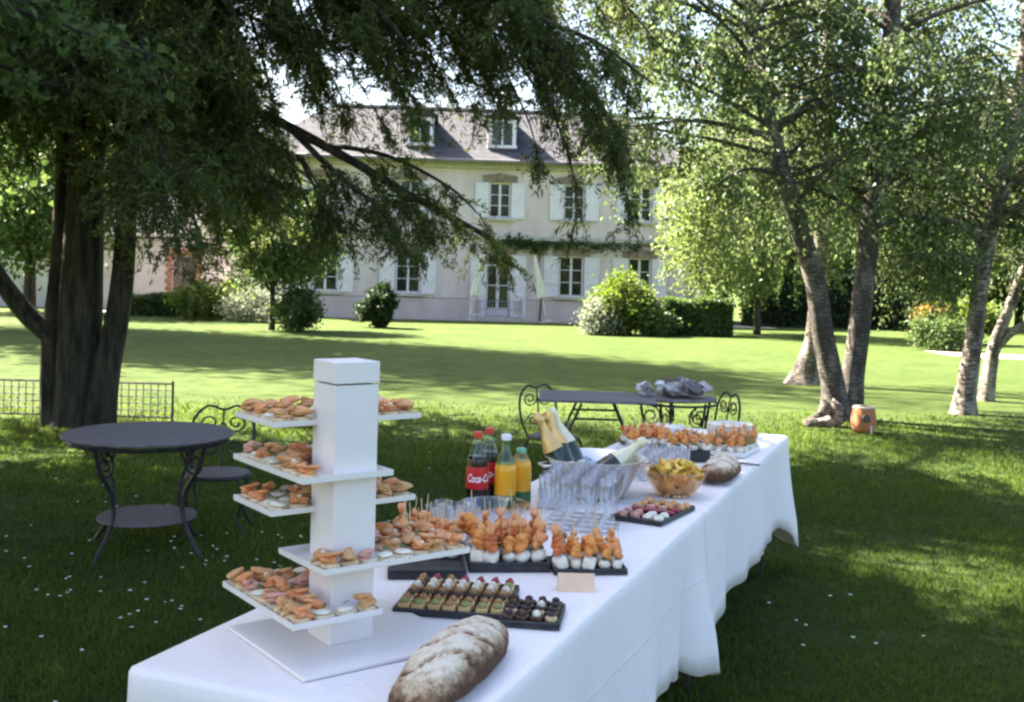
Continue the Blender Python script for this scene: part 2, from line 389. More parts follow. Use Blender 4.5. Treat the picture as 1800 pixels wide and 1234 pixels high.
# gravel strip along the house
o = sheet('house_forecourt', -16, 9.5, 38.3, 40.5, .004, 'gravel')
# turf blades near the camera, thinning out with distance
rg = np.random.default_rng(5)
def turf(n, y0, y1, pw):
    u = rg.uniform(0, 1, n); Y = y0 + (y1-y0)*u**pw
    X = rg.uniform(-.56, .56, n)*Y + rg.uniform(-.4, .4, n)
    return X, Y
X, Y = turf(345000, 2.4, 13.8, 1.2)
cl = np.sin(X*1.7+np.sin(Y*1.1)*1.3)*np.sin(Y*1.9+X*.6) + np.sin(X*5.1+Y*3.3)*np.sin(Y*4.7-X*2.2)*.7
keep = rg.uniform(0, 1, len(X)) < .62+.3*cl
keep &= rg.uniform(0, 1, len(X)) < np.clip((13.8-Y)/4.5, 0, 1)
X = X[keep]; Y = Y[keep]; cl = cl[keep]; N = len(X)
D = np.stack([rg.normal(size=N)*.55, rg.normal(size=N)*.55, np.ones(N)], 1)
o = leaves('grass', np.stack([X, Y, np.zeros(N)], 1), D, (.026+.012*rg.uniform(0, 1, N)+.010*np.clip(cl, -.5, 1))*(1+Y*.02), .0035+.0011*Y, .42+.16*cl+rg.normal(size=N)*.2, 'grass', None, 3, 0, True)
o['kind'] = 'stuff'; tag(o, 'short mown turf blades covering the shaded lawn', 'grass')
# daisies / clover heads, scattered loosely
pts = []
for cx, cy, sx, sy, k in [(-2.3, 5.6, .8, .55, 46), (-1.5, 6.0, .45, .35, 26), (-2.9, 5.2, .45, .35, 26), (-1.6, 5.0, .4, .3, 16), (1.6, 5.0, .2, .4, 9), (-2.6, 4.3, .6, .4, 10), (-.4, 8.2, .7, .7, 14), (-3.2, 7.0, .7, .6, 12)]:
    pts += [(rg.normal(cx, sx), rg.normal(cy, sy)) for _ in range(k)]
P = []; D = []
for x, y in pts:
    h = rg.uniform(.030, .055); na = 9; r = rg.uniform(.006, .010)
    for k in range(na):
        a = 2*math.pi*k/na; d = np.array((math.cos(a), math.sin(a), rg.uniform(.1, .5))); P.append(np.array((x, y, h))+d*r*.6); D.append(d)
o = leaves('daisies', np.array(P), np.array(D), .010, .006, rg.uniform(0, 1, len(P)), 'petal', None, 8)
o['kind'] = 'stuff'; tag(o, 'tiny white daisies dotted over the shaded grass', 'flowers')
# ------------------------------------------------------------------ manor house
house = thing('manor_house', 'two-storey cream manor house with white shutters and slate roof behind the lawn', 'house', (-.51, 39.7, 0), R(4))
HX0, HX1, HD, EAVE = -9.2, 7.7, 6.4, 5.80
UP = [(-6.3, .78), (-3.3, .78), (0, .78), (2.75, .78), (5.25, .78)]
holes = [(x-w/2, x+w/2, 3.76, 5.06) for x, w in UP]
LOWW = [(-6.3, .9), (-3.3, .9), (2.70, .9), (5.25, .85)]
holes += [(x-w/2, x+w/2, .92, 2.42) for x, w in LOWW] + [(-.42, .42, .12, 2.42)]
def holed(mb, x0, x1, z0, z1, hs, depth):
    xs = sorted({x0, x1, *[h[0] for h in hs], *[h[1] for h in hs]}); zs = sorted({z0, z1, *[h[2] for h in hs], *[h[3] for h in hs]})
    for a, b_ in zip(xs, xs[1:]):
        for c, d in zip(zs, zs[1:]):
            mx_, mz = (a+b_)/2, (c+d)/2
            if any(h[0] < mx_ < h[1] and h[2] < mz < h[3] for h in hs): continue
            mb.poly([(a, 0, c), (b_, 0, c), (b_, 0, d), (a, 0, d)])
    for h in hs:
        a, b_, c, d = h
        mb.poly([(a, 0, c), (a, depth, c), (a, depth, d), (a, 0, d)]); mb.poly([(b_, 0, c), (b_, 0, d), (b_, depth, d), (b_, depth, c)])
        mb.poly([(a, 0, d), (a, depth, d), (b_, depth, d), (b_, 0, d)]); mb.poly([(a, 0, c), (b_, 0, c), (b_, depth, c), (a, depth, c)])
mb = MB(); holed(mb, HX0, HX1, .78, EAVE, [h if h[2] > .5 else (h[0], h[1], .78, h[3]) for h in holes], .22)
mb.poly([(HX0, 0, 0), (HX0, HD, 0), (HX0, HD, EAVE), (HX0, 0, EAVE)]); mb.poly([(HX1, 0, 0), (HX1, 0, EAVE), (HX1, HD, EAVE), (HX1, HD, 0)])
mb.poly([(HX0, HD, 0), (HX1, HD, 0), (HX1, HD, EAVE), (HX0, HD, EAVE)])
mb.poly([(HX0, .22, .1), (HX1, .22, .1), (HX1, .22, EAVE), (HX0, .22, EAVE)])
mb.build('wall', 'render_cream', house)
mb = MB(); mb.box(((HX0-.62)/2, -.03, .38), (-.62-HX0, .10, .76)).box(((HX1+.62)/2, -.03, .38), (HX1-.62, .10, .76))
mb.build('plinth', 'render_pink', house)
mb = MB(); mb.box(((HX0+HX1)/2, -.04, 3.02), (HX1-HX0+.1, .12, .16), None, .02); mb.build('string_course', 'stone_pale', house)
mb = MB(); mb.box(((HX0+HX1)/2, -.10, EAVE-.16), (HX1-HX0+.2, .24, .20), None, .03); mb.build('cornice', 'stone_pale', house)
# hipped slate roof with a flared foot
rz1, ov = 8.15, .48
def roofmesh():
    me_b = bmesh.new(); uvl = me_b.loops.layers.uv.new('UVMap')
    yc = HD/2
    R0 = [(HX0-ov, -ov, EAVE-.02), (HX1+ov, -ov, EAVE-.02), (HX1+ov, HD+ov, EAVE-.02), (HX0-ov, HD+ov, EAVE-.02)]
    k = .85
    R1 = [(HX0-ov+k, -ov+k, EAVE+.48), (HX1+ov-k, -ov+k, EAVE+.48), (HX1+ov-k, HD+ov-k, EAVE+.48), (HX0-ov+k, HD+ov-k, EAVE+.48)]
    A, B = (HX0+2.6, yc, rz1), (HX1-2.6, yc, rz1)
    fs = [[R0[i], R0[(i+1) % 4], R1[(i+1) % 4], R1[i]] for i in range(4)]
    fs += [[R1[0], R1[1], B, A], [R1[1], R1[2], B], [R1[2], R1[3], A, B], [R1[3], R1[0], A]]
    for f in fs:
        vv = [me_b.verts.new(p) for p in f]; fc = me_b.faces.new(vv)
        d = Vector(f[1])-Vector(f[0]); d.normalize(); nn = d.cross(Vector(f[2])-Vector(f[0])).normalized(); e = nn.cross(d)
        for lp in fc.loops: q = lp.vert.co-Vector(f[0]); lp[uvl].uv = (q.dot(d), q.dot(e))
    vv = [me_b.verts.new((x, y, EAVE-.06)) for x, y, z in R0]; me_b.faces.new(vv[::-1])
    for i in range(4):
        a, b_ = R0[i], R0[(i+1) % 4]; me_b.faces.new([me_b.verts.new(p) for p in ((a[0], a[1], EAVE-.06), (b_[0], b_[1], EAVE-.06), b_, a)])
    me = bpy.data.meshes.new('roof'); me_b.to_mesh(me); me_b.free(); return me
roof = obj('roof', roofmesh(), 'slate', house)
mb = MB(); mb.tube([(HX0-ov-.02, -ov-.05, EAVE-.03), (HX1+ov+.02, -ov-.05, EAVE-.03)], .075, 8); mb.build('gutter', 'zinc', house)
mb = MB(); mb.tube([(HX0+2.6, HD/2, rz1+.02), (HX1-2.6, HD/2, rz1+.02)], .09, 6); mb.build('ridge', 'zinc', roof)
mb = MB(); mb.tube([(7.2, -.10, 5.6), (7.2, -.10, .1)], .05, 6); mb.build('downpipe', 'zinc', house)
# dormers
for dx in (-3.0, .05):
    y0 = .42; mb = MB(); w = .53
    mb.prism([(dx-w, 6.30), (dx+w, 6.30), (dx+w, 7.46), (dx-w, 7.46)], y0, y0+2.2)
    d_ = mb.build('dormer', 'zinc', house)
    mb = MB(); mb.prism([(dx-w-.14, 7.44), (dx-w-.14, 7.52), (dx, 7.80), (dx+w+.14, 7.52), (dx+w+.14, 7.44)], y0-.14, y0+2.4); mb.build('dormer_roof', 'slate', d_)
    mb = MB()
    for sx in (-1, 1): mb.box((dx+sx*.44, y0-.03, 6.92), (.13, .07, 1.0), None, .006)
    mb.box((dx, y0-.035, 7.36), (1.04, .08, .13), None, .006).box((dx, y0-.045, 6.42), (1.1, .10, .11), None, .006); mb.box((dx, y0-.02, 6.9), (.06, .05, .9))
    mb.build('dormer_frame', 'paint_white', d_)
    for sx in (-1, 1):
        mb = MB(); mb.box((dx+sx*.2, y0-.004, 6.9), (.35, .02, .87)); mb.build('pane', 'window_glass', d_)
# windows
def window(x, w, z0, z1, cols=2, rows=3, transom=False):
    mb = MB(); y = .13; fr = .055
    mb.box((x-w/2+fr/2, y, (z0+z1)/2), (fr, .07, z1-z0-.004)).box((x+w/2-fr/2, y, (z0+z1)/2), (fr, .07, z1-z0-.004))
    mb.box((x, y, z1-fr/2-.002), (w-2*fr, .07, fr)).box((x, y, z0+fr/2+.002), (w-2*fr, .07, fr*1.2)).box((x, y-.005, (z0+z1)/2), (.085, .08, z1-z0-2.3*fr))
    iw = (w-2*fr-.085)/2; zz0, zz1 = z0+fr*1.3, z1-fr
    for k in range(1, rows):
        zc = zz0+(zz1-zz0)*k/rows
        for sx in (-1, 1): mb.box((x+sx*(.0425+iw/2), y+.01, zc), (iw, .045, .028))
    wf = mb.build('window', 'paint_white', house)
    for sx in (-1, 1):
        for k in range(rows):
            za, zb = zz0+(zz1-zz0)*k/rows+.016, zz0+(zz1-zz0)*(k+1)/rows-.016
            mb = MB(); mb.box((x+sx*(.0425+iw/2), y+.02, (za+zb)/2), (iw-.004, .012, zb-za)); mb.build('pane', 'window_glass', wf)
    mb = MB(); mb.box((x, -.055, z0-.06), (w+.34, .20, .11), None, .012); mb.build('sill', 'stone_pale', wf)
def shutter(xc, w, z0, z1, yaw=0):
    mb = MB(); h = z1-z0; th = .04; y = -.05
    mb.box((xc, y, (z0+z1)/2), (w-.01, th*.5, h))
    for sx in (-1, 1): mb.box((xc+sx*(w/2-.035), y-.012, (z0+z1)/2), (.07, th, h))
    nrow = 3 if h > 1.4 else 2
    for k in range(nrow+1): mb.box((xc, y-.013, z0+.05+(h-.1)*k/nrow), (w-.16, th, .09))
    mb.build('shutter', 'paint_white', house)
QM = {}
def surround(x, w, z0, z1, mat='stone_brown', ped=False):
    for sx in (-1, 1):
        z = z0; k = 0
        while z < z1-.05:
            h = min(.19, z1-z); ww = .20 if k % 2 else .12
            key = (ww, round(h, 3), mat)
            if key not in QM:
                mb = MB(); mb.box((0, 0, 0), (ww, .05, h-.012), None, .006, 1); QM[key] = mb.mesh('quoin'); QM[key].materials.append(MATS[mat])
            o = obj('quoin', QM[key], None, house); o.location = (x+sx*(w/2+ww/2), -.012, z+h/2); z += h; k += 1
    mb = MB(); mb.prism([(x-w/2-.22, z1+.01), (x+w/2+.22, z1+.01), (x+w/2+.26, z1+.24), (x+.12, z1+.30), (x-.12, z1+.30), (x-w/2-.26, z1+.24)], -.07, .01)
    mb.box((x, -.06, z1+.17), (.17, .14, .32), None, .01)
    mb.build('lintel', mat, house)
for x, w in UP:
    window(x, w, 3.76, 5.06); surround(x, w, 3.76, 5.06)
    for sx in (-1, 1): shutter(x+sx*(w/2+.27), .50, 3.74, 5.05)
for x, w in LOWW:
    window(x, w, .92, 2.42); surround(x, w, .92, 2.42)
    for sx in (-1, 1): shutter(x+sx*(w/2+.30), .56, .90, 2.40)
# front door: glazed double leaf with transom, iron guard rail and step
surround(0, .84, .78, 2.42)
mb = MB(); mb.box((0, .12, 2.02), (.74, .07, .06))
for sx in (-1, 1): mb.box((sx*.395, .12, 1.27), (.05, .07, 2.28)).box((sx*.03, .12, 1.05), (.055, .06, 1.85)).box((sx*.21, .12, .30), (.32, .05, .30)).box((sx*.21, .12, 1.28), (.31, .04, .035))
mb.box((0, .12, 2.39), (.74, .07, .05)); dr = mb.build('door', 'paint_white', house)
for sx in (-1, 1):
    for z0, z1 in ((.46, 1.26), (1.30, 1.98)):
        mb = MB(); mb.box((sx*.215, .135, (z0+z1)/2), (.305, .014, z1-z0)); mb.build('pane', 'window_glass', dr)
mb = MB(); mb.box((0, .135, 2.21), (.73, .014, .31)); mb.build('pane', 'window_glass', dr)
mb = MB(); mb.box((.0, .09, 1.15), (.05, .05, .14), None, .01); mb.build('handle', 'iron', dr)
for sx in (-1, 1): shutter(sx*(.42+.31), .58, .14, 2.40)
mb = MB(); mb.box((0, -.42, .06), (2.1, .78, .12), None, .015); mb.build('door_step', 'stone_pale', house)
mb = MB()
for k in range(15): mb.tube([(-.75+k*.107, -.75, .12), (-.75+k*.107, -.75, .72)], .010, 4)
for z in (.16, .42, .72): mb.tube([(-.8, -.75, z), (.8, -.75, z)], .013, 4)
for sx in (-1, 1):
    mb.tube([(sx*.8, -.75, .12), (sx*.8, -.75, .85)], .022, 6); mb.tube([(sx*.8, -.75, .72), (sx*.8, -.05, .72)], .013, 4)
mb.build('railing', 'iron_pale', house)
mb = MB(); mb.box((-.95, -.09, 2.62), (.24, .16, .30), None, .02); mb.build('wall_lamp', 'iron', house)

# climbing vine along the string course
vine = thing('climbing_vine', 'thin green vine trained along the stone band of the house facade', 'vine', (0, 0, 0))
wd = Wood(31); ca, sa = math.cos(R(4)), math.sin(R(4))
hp = lambda x, y, z: (-.51+x*ca-y*sa, 39.7+x*sa+y*ca, z)
st = [hp(1.55, -.14, 0), hp(1.6, -.14, 1.2), hp(1.5, -.14, 2.7), hp(2.4, -.16, 2.86), hp(4, -.16, 2.84), hp(6.6, -.16, 2.88)]
pts = spline(st, 6); wd.limb(pts, .03, .012, 5)
pts2 = spline([hp(1.5, -.14, 2.7), hp(.8, -.16, 2.86), hp(.2, -.16, 2.9)], 6); wd.limb(pts2, .02, .01, 5)
for p in pts[12:]+pts2:
    for _ in range(5): wd.twig(p, wd.rg.normal(size=3)*(1, .3, .6), .3, .5, 10, .06, .004)
wd.finish(vine, 'twig', 'garden_leaf', .10, .08, .8, .3, .35)

# two closed cream parasols flanking the door
def parasol(px, py, lean, label):
    t = thing('closed_parasol', label, 'parasol', (px, py, 0), 0, 'closed parasols by the front door'); t.rotation_euler = (0, R(lean), 0)
    mb = MB(); mb.tube([(0, 0, 0), (0, 0, 2.45)], .022, 8); mb.build('pole', 'paint_white', t)
    mb = MB(); n = 16
    prof = [(.03, 2.42), (.06, 2.2), (.085, 1.8), (.11, 1.4), (.15, 1.05), (.16, .92), (.10, .90)]
    rings = [[mb.bm.verts.new((r*(1+.22*(k % 2))*math.cos(2*math.pi*k/n), r*(1+.22*(k % 2))*math.sin(2*math.pi*k/n), z)) for k in range(n)] for r, z in prof]
    for a, b_ in zip(rings, rings[1:]):
        for k in range(n): mb.bm.faces.new((a[k], a[(k+1) % n], b_[(k+1) % n], b_[k]))
    mb.build('canopy', 'parasol_cloth', t)
    mb = MB(); mb.lathe([(0, .005), (.24, .005), (.24, .05), (.05, .10), (.03, .25), (0, .25)], 16); mb.build('base', 'stone_pale', t)
parasol(1.30, 38.6, -12, 'closed cream parasol leaning between the front door and window')
parasol(-1.45, 38.6, 8, 'closed cream parasol standing on the tree side of the front door')

# outbuilding beyond the conifer
ob = thing('outbuilding', 'low pale outbuilding with red brick doorway seen behind the dark conifer', 'building', (-13.6, 41.5, 0), R(3))
mb = MB(); holed(mb, -9, 4.2, 0, 2.75, [(.55, 1.45, 0.02, 2.05)], .25); mb.poly([(4.2, 0, 0), (4.2, 5, 0), (4.2, 5, 2.75), (4.2, 0, 2.75)]); mb.build('wall', 'limewash', ob)
QB = []
for ww in (.18, .26):
    mb = MB(); mb.box((0, 0, 0), (ww, .05, .14), None, .006, 1); me = mb.mesh('brick'); me.materials.append(MATS['brick_red']); QB.append((ww, me))
for k in range(14):
    for sx in (-1, 1): o = obj('brick', QB[k % 2][1], None, ob); o.location = (1.0+sx*(.45+QB[k % 2][0]/2), -.012, k*.15+.075)
mb = MB(); mb.box((1.0, -.02, 2.23), (1.5, .08, .26), None, .01); mb.build('lintel', 'brick_red', ob)
mb = MB(); mb.box((1.0, .17, 1.03), (.9, .03, 2.0)); dr = mb.build('door', 'dark_wood', ob)
for k in range(5): mb = MB(); mb.box((.64+k*.18, .14, 1.03), (.17, .05, 2.0), None, .006, 1); mb.build('plank', 'dark_wood', dr)
mb = MB(); mb.prism([(-9.3, 2.72), (4.5, 2.72), (4.5, 2.80), (-9.3, 2.80)], -.35, .1)
mb.poly([(-9.3, -.36, 2.80), (4.5, -.36, 2.80), (4.5, 2.5, 4.6), (-9.3, 2.5, 4.6)]).poly([(-9.3, 5.3, 2.80), (4.5, 5.3, 2.80), (4.5, 2.5, 4.6), (-9.3, 2.5, 4.6)])
mb.build('roof', 'slate', ob)

# ------------------------------------------------------------------ trees
# --- the big dark conifer with its long drooping boughs
con = thing('dark_conifer', 'huge dark drooping conifer with twin trunks beside the round garden table', 'tree')
wd = Wood(11); rg_ = wd.rg
tr1 = spline([(-4.36, 10.85, -.1), (-4.33, 10.85, .5), (-4.30, 10.85, 2), (-4.26, 10.9, 4), (-4.2, 11, 8), (-4.1, 11, 13), (-4, 11, 17.5)], 6)
wd.mb.tube(tr1, [.36, .29, .25, .235, .23, .225]+radii(.22, .04, len(tr1)-6), 28, True, .07)
tr2 = spline([(-4.08, 10.75, -.1), (-4.00, 10.75, .6), (-3.88, 10.8, 1.6), (-3.82, 10.85, 4), (-3.5, 11, 8), (-3.2, 11, 12)], 6)
wd.mb.tube(tr2, radii(.19, .05, len(tr2), .55), 22, True, .07)
tr3 = spline([(-4.55, 10.8, -.1), (-4.58, 10.8, .8), (-4.56, 10.9, 2), (-4.6, 11, 5), (-4.8, 11.2, 9)], 6); wd.mb.tube(tr3, radii(.13, .04, len(tr3), .8), 16, True, .06)
lo = spline([(-4.5, 10.8, .85), (-4.85, 10.75, 1.15), (-5.2, 10.7, 1.65), (-5.7, 10.6, 2.5), (-6.2, 10.5, 3.4)], 6); wd.limb(lo, .12, .04, 8)
def bough(pts, r0, sub=1.0, dens=1.0, tone=0., start=.25, hang=1., nl=34):
    pts = spline(pts, 7); wd.limb(pts, r0, r0*.22, 6); n_ = len(pts); A = np.array(pts)
    ln = np.linalg.norm(np.diff(A, axis=0), axis=1).sum(); cnt = int(ln*6.5*dens)
    for i in range(cnt):
        t = rg_.uniform(start, 1)*(n_-1); j = min(int(t), n_-2); p = A[j]+(A[j+1]-A[j])*(t-j); d = A[j+1]-A[j]; d /= np.linalg.norm(d)
        sd = np.cross(d, (0, 0, 1)); sd /= np.linalg.norm(sd)+1e-9; sg = 1 if i % 2 else -1
        dd = d*rg_.uniform(.5, 1.1)+sd*sg*rg_.uniform(.5, 1.1)+np.array((0, 0, rg_.uniform(-.25, .25)))
        le = sub*rg_.uniform(.45, 1.0)*(1.15-.55*t/(n_-1))
        tp = wd.twig(p, dd, le, .8*hang, 22, .025, .009, tone)
        for q in range(int(7*le/.7)+2):
            m_ = rg_.integers(1, 6); p2 = tp[m_]; d2 = np.array(tp[m_])-np.array(tp[m_-1]); d2 /= np.linalg.norm(d2)+1e-9
            d2 = d2*.6+rg_.normal(size=3)*.5
            wd.twig(p2, d2, rg_.uniform(.18, .42), .9*hang, nl, .022, .004, tone, 3, q % 2 == 0)
# explicit boughs seen in the picture
bough([(-3.95, 10.8, 3.5), (-3.2, 10.65, 3.32), (-2.49, 10.5, 3.13), (-1.66, 10.5, 2.73), (-1.1, 10.5, 2.42), (-.55, 10.5, 2.14), (-.25, 10.5, 1.98), (-.1, 10.5, 1.84)], .075, .62, .75, 0, .05)
bough([(-2.2, 10.5, 3.0), (-1.7, 10.2, 2.55), (-1.3, 10.0, 2.25), (-1.05, 9.9, 2.0)], .035, .5, 1.1, 0, .1, 1.)
bough([(-1.9, 10.5, 2.85), (-1.2, 10.3, 2.72), (-.6, 10.1, 2.42), (-.3, 10, 2.15)], .03, .45, .6, 0, .1, 1.)
bough([(-3.9, 10.9, 5.2), (-2.4, 10.3, 5.0), (-1.0, 9.8, 4.55), (.0, 9.5, 3.9), (.55, 9.3, 3.3), (.95, 9.2, 2.75)], .09, .85, .8, 0, .2)
bough([(-.4, 9.6, 4.25), (.2, 9.4, 3.85), (.7, 9.2, 3.6), (1.15, 9.1, 3.25)], .04, .75, 1.3, 0, .1, 1.2)
bough([(-3.9, 10.9, 4.7), (-2.8, 10.2, 4.75), (-1.9, 9.7, 4.4), (-1.2, 9.3, 3.85), (-.9, 9.2, 3.5)], .07, .7, .38, 0, .2)
bough([(-3.9, 10.9, 6.2), (-2.0, 10.5, 6.1), (-.3, 10.2, 5.4), (.5, 10, 4.6)], .08, .8, .45, 0, .3)
for k in range(20):
    x1 = rg_.uniform(-2.4, .9) if k < 15 else rg_.uniform(0, 1.7); z1 = rg_.uniform(3.3, 4.5); y1 = rg_.uniform(9.2, 11.2)
    bough([(-3.8, 10.9, z1+1.6), (-3.8+(x1+3.8)*.45, (10.9+y1)/2, z1+1.5), (-3.8+(x1+3.8)*.8, y1, z1+.75), (x1, y1, z1-.3)], .035, .65, .42, 0, .3, .9, 26)
# low skirt between the trunks and the long bough
for k in range(17):
    x1 = rg_.uniform(-3.5, -1.9) if k < 10 else rg_.uniform(-3.7, -2.7); y1 = rg_.uniform(9.4, 10.8); z1 = rg_.uniform(1.95, 2.9)
    bough([(-3.9, 10.8, z1+.95), (-3.9+(x1+3.9)*.5, (10.8+y1)/2, z1+.75), (x1, y1, z1)], .026, .75, .75, rg_.uniform(-.05, .15), .2, .55, 30)
for k in range(11):
    x1 = rg_.uniform(-1.95, -.5); y1 = rg_.uniform(9.6, 10.7); z1 = np.interp(x1, [-1.9, -.35], [1.95, 1.75])+rg_.uniform(-.1, .25)
    bough([(x1-.35, 10.5, np.interp(x1, [-1.9, -.35], [2.8, 2.1])), (x1-.1, (10.5+y1)/2, z1+.35), (x1, y1, z1)], .014, .4, 1.0, .08, .15, .9, 18)
# lace of fine twigs hanging before the roof
for k in range(52):
    x1 = rg_.uniform(-2.2, .9); z1 = rg_.uniform(3.0, 4.2); y1 = rg_.uniform(9.3, 11.0)
    bough([(x1-1.1, y1+.3, z1+1.1), (x1-.5, y1+.1, z1+.75), (x1, y1, z1)], .018, .55, 1.0, .05, .1, .6, 22)
# thin twigs trailing before the right-hand windows
bough([(.0, 9.5, 3.75), (.3, 9.4, 3.1), (.5, 9.3, 2.5), (.55, 9.3, 1.98)], .018, .34, .9, .1, .1, .9, 16)
bough([(.3, 9.4, 3.5), (.75, 9.3, 2.9), (.95, 9.3, 2.4), (1.0, 9.3, 2.1)], .016, .32, .9, .1, .1, .9, 16)
bough([(-.2, 9.6, 3.6), (.1, 9.5, 3.0), (.22, 9.5, 2.6)], .014, .3, .8, .1, .1, .9, 16)
# sprays hanging in front of the trunks
for k in range(26):
    x1 = rg_.uniform(-5.6, -2.6); y1 = rg_.uniform(8.0, 9.9); z1 = rg_.uniform(2.75, 3.6)
    bough([(-4.2, 10.7, z1+1.0), (-4.2+(x1+4.2)*.5, (10.7+y1)/2, z1+.95), (x1, y1, z1)], .032, .85, .85, rg_.uniform(-.05, .2), .25, .5, 32)
# full skirts elsewhere
for i in range(58):
    a = rg_.uniform(0, 2*math.pi)
    z0 = rg_.uniform(2.9, 6.0); ca_, sa_ = math.cos(a), math.sin(a)
    if ca_ > .55 and abs(sa_) < .8 and z0 < 5.6:
        ln = rg_.uniform(1.3, 2.1)
    else: ln = rg_.uniform(2.4, 4.4)
    if sa_ < -.55: ln = min(ln, 3.1)
    if sa_ > .5: ln *= .75
    ze = max(1.95 if sa_ < .3 else 2.3, z0-rg_.uniform(.7, 1.9)); b0 = np.array((-4.25, 10.9, z0)); o_ = np.array((ca_, sa_, 0))
    bough([b0, b0+o_*ln*.35+np.array((0, 0, .12)), b0+o_*ln*.7+np.array((0, 0, (ze-z0)*.4)), b0+o_*ln+np.array((0, 0, ze-z0))], .055, .95, .80, rg_.uniform(-.1, .16), .15, .6, 34)
wd.finish(con, 'bark_dark', 'conifer_leaf', .075, .0145, .75, .0, .42, .24)
wu = Wood(12)
# high crown (out of the picture; it throws the foreground shade)
for i in range(48):
    a = rg_.uniform(0, 2*math.pi); z0 = rg_.uniform(5.8, 16.5); ln = rg_.uniform(.75, 1.1)*np.interp(z0, [5.8, 10, 17], [4.9, 4.3, 1.2]); ca_, sa_ = math.cos(a), math.sin(a)
    b0 = np.array((-4.15, 11, z0)); o_ = np.array((ca_, sa_, 0)); pts = spline([b0, b0+o_*ln*.5, b0+o_*ln+np.array((0, 0, -.9))], 5); wu.limb(pts, .07, .015, 5); A = np.array(pts)
    for q in range(int(16*ln)):
        t = rg_.uniform(.15, 1)*(len(A)-1); j = min(int(t), len(A)-2); p = A[j]+(A[j+1]-A[j])*(t-j)
        wu.twig(p, rg_.normal(size=3)*(1, 1, .3), rg_.uniform(.4, 1.0), .8, 40, .16, .008, 0, 4, False)
wu.finish(con, 'bark_dark', 'conifer_leaf', .120, .036, .75, .12, .42, .24)

# --- birches
def birch(root_label, trunks, seed, leafmat_, barkmat, L, W, ngroup=None, limbs=20, ztop=4.8, zlow=2.3, spread=2.2, tw=9, nl=30, low_hang=(), tone=0., extra=()):
    t = thing('birch_tree', root_label, 'tree', (0, 0, 0), 0, ngroup); wd = Wood(seed); g = wd.rg
    for tp, rad, m_ in trunks:
        p = spline(tp, 10); wd.mb.tube(p, [np.interp(i/(len(p)-1), np.linspace(0, 1, len(rad)), rad) for i in range(len(p))], 16, True, .05)
        A = np.array(p)
        for i in range(int(limbs*m_)):
            zt = min(ztop, A[-1][2]); z = g.uniform(min(zlow, zt-.3), zt) if i % 4 else g.uniform(zt-.1, max(A[-1][2]-.3, zt))
            j = min(np.searchsorted(A[:, 2], z), len(A)-1); b0 = A[j]; a = g.uniform(0, 2*math.pi); a = -a if math.sin(a) < -.25 and i % 5 else a; sp = spread*g.uniform(.5, 1.1)*(1 if z < ztop else .9); o_ = np.array((math.cos(a), math.sin(a), 0))
            ri = g.uniform(.2, .8); q = spline([b0, b0+o_*sp*.4+np.array((0, 0, ri*.7)), b0+o_*sp*.8+np.array((0, 0, ri)), b0+o_*sp+np.array((0, 0, ri*.4))], 4); wd.limb(q, .030, .008, 5); B = np.array(q)
            for k in range(tw):
                tt = g.uniform(.3, 1)*(len(B)-1); jj = min(int(tt), len(B)-2); pp = B[jj]+(B[jj+1]-B[jj])*(tt-jj)
                sub = wd.twig(pp, np.array((g.normal()*.8, g.normal()*.8, .1)), g.uniform(.4, .9), 1.2, nl, .07, .006, tone)
                wd.twig(sub[3], np.array((g.normal()*.3, g.normal()*.3, -1)), g.uniform(.4, 1.1), .8, nl, .06, .003, tone)
    for b0, b1, dens in extra:
        q = spline([b0, tuple((np.array(b0)*.5+np.array(b1)*.5)+np.array((0, 0, .12))), b1], 6); wd.limb(q, .04, .010, 6); B = np.array(q)
        for k in range(dens):
            tt = g.uniform(.25, 1)*(len(B)-1); jj = min(int(tt), len(B)-2); pp = B[jj]+(B[jj+1]-B[jj])*(tt-jj)
            sub = wd.twig(pp, np.array((g.normal()*.8, g.normal()*.8, .05)), g.uniform(.3, .8), 1.3, nl, .06, .005, tone)
            wd.twig(sub[3], np.array((g.normal()*.3, g.normal()*.3, -1)), g.uniform(.3, .8), .8, nl, .05, .003, tone)
    wd.finish(t, barkmat, leafmat_, L, W, .7, .45, .42, .24)
    return t
birch('twin-trunked dark birch next to the terracotta pot', [
    ([(3.84, 12.75, -.1), (3.82, 12.75, .35), (3.68, 12.75, 1.0), (3.58, 12.75, 1.6), (3.36, 12.75, 2.3), (3.10, 12.75, 3.1), (2.85, 12.8, 4.2), (2.6, 12.9, 6.5), (2.5, 13, 9)], [.22, .145, .125, .118, .112, .108, .095, .07, .03], 1.5),
    ([(4.05, 12.95, -.1), (4.10, 12.95, .5), (4.18, 12.95, 1.2), (4.27, 12.95, 2.4), (4.40, 12.95, 3.7), (4.48, 12.95, 5), (4.5, 13, 8), (4.5, 13, 11)], [.20, .14, .122, .115, .108, .10, .08, .03], 1.5)],
    21, 'birch_leaf', 'bark_birch', .058, .042, None, 34, 5.2, 2.35, 2.1, 9, 30,
    extra=[((2.95, 12.75, 3.35), (1.25, 12.4, 3.35), 14), ((2.8, 12.8, 4.1), (1.0, 12.2, 4.5), 18), ((2.75, 12.8, 4.6), (.9, 12.4, 4.9), 18), ((3.05, 12.75, 2.9), (2.3, 12.4, 2.7), 10), ((4.3, 12.95, 2.3), (5.2, 12.7, 2.35), 7), ((2.8, 12.8, 4.0), (1.9, 11.6, 4.2), 16), ((4.4, 12.95, 3.8), (4.0, 11.4, 4.3), 16)])
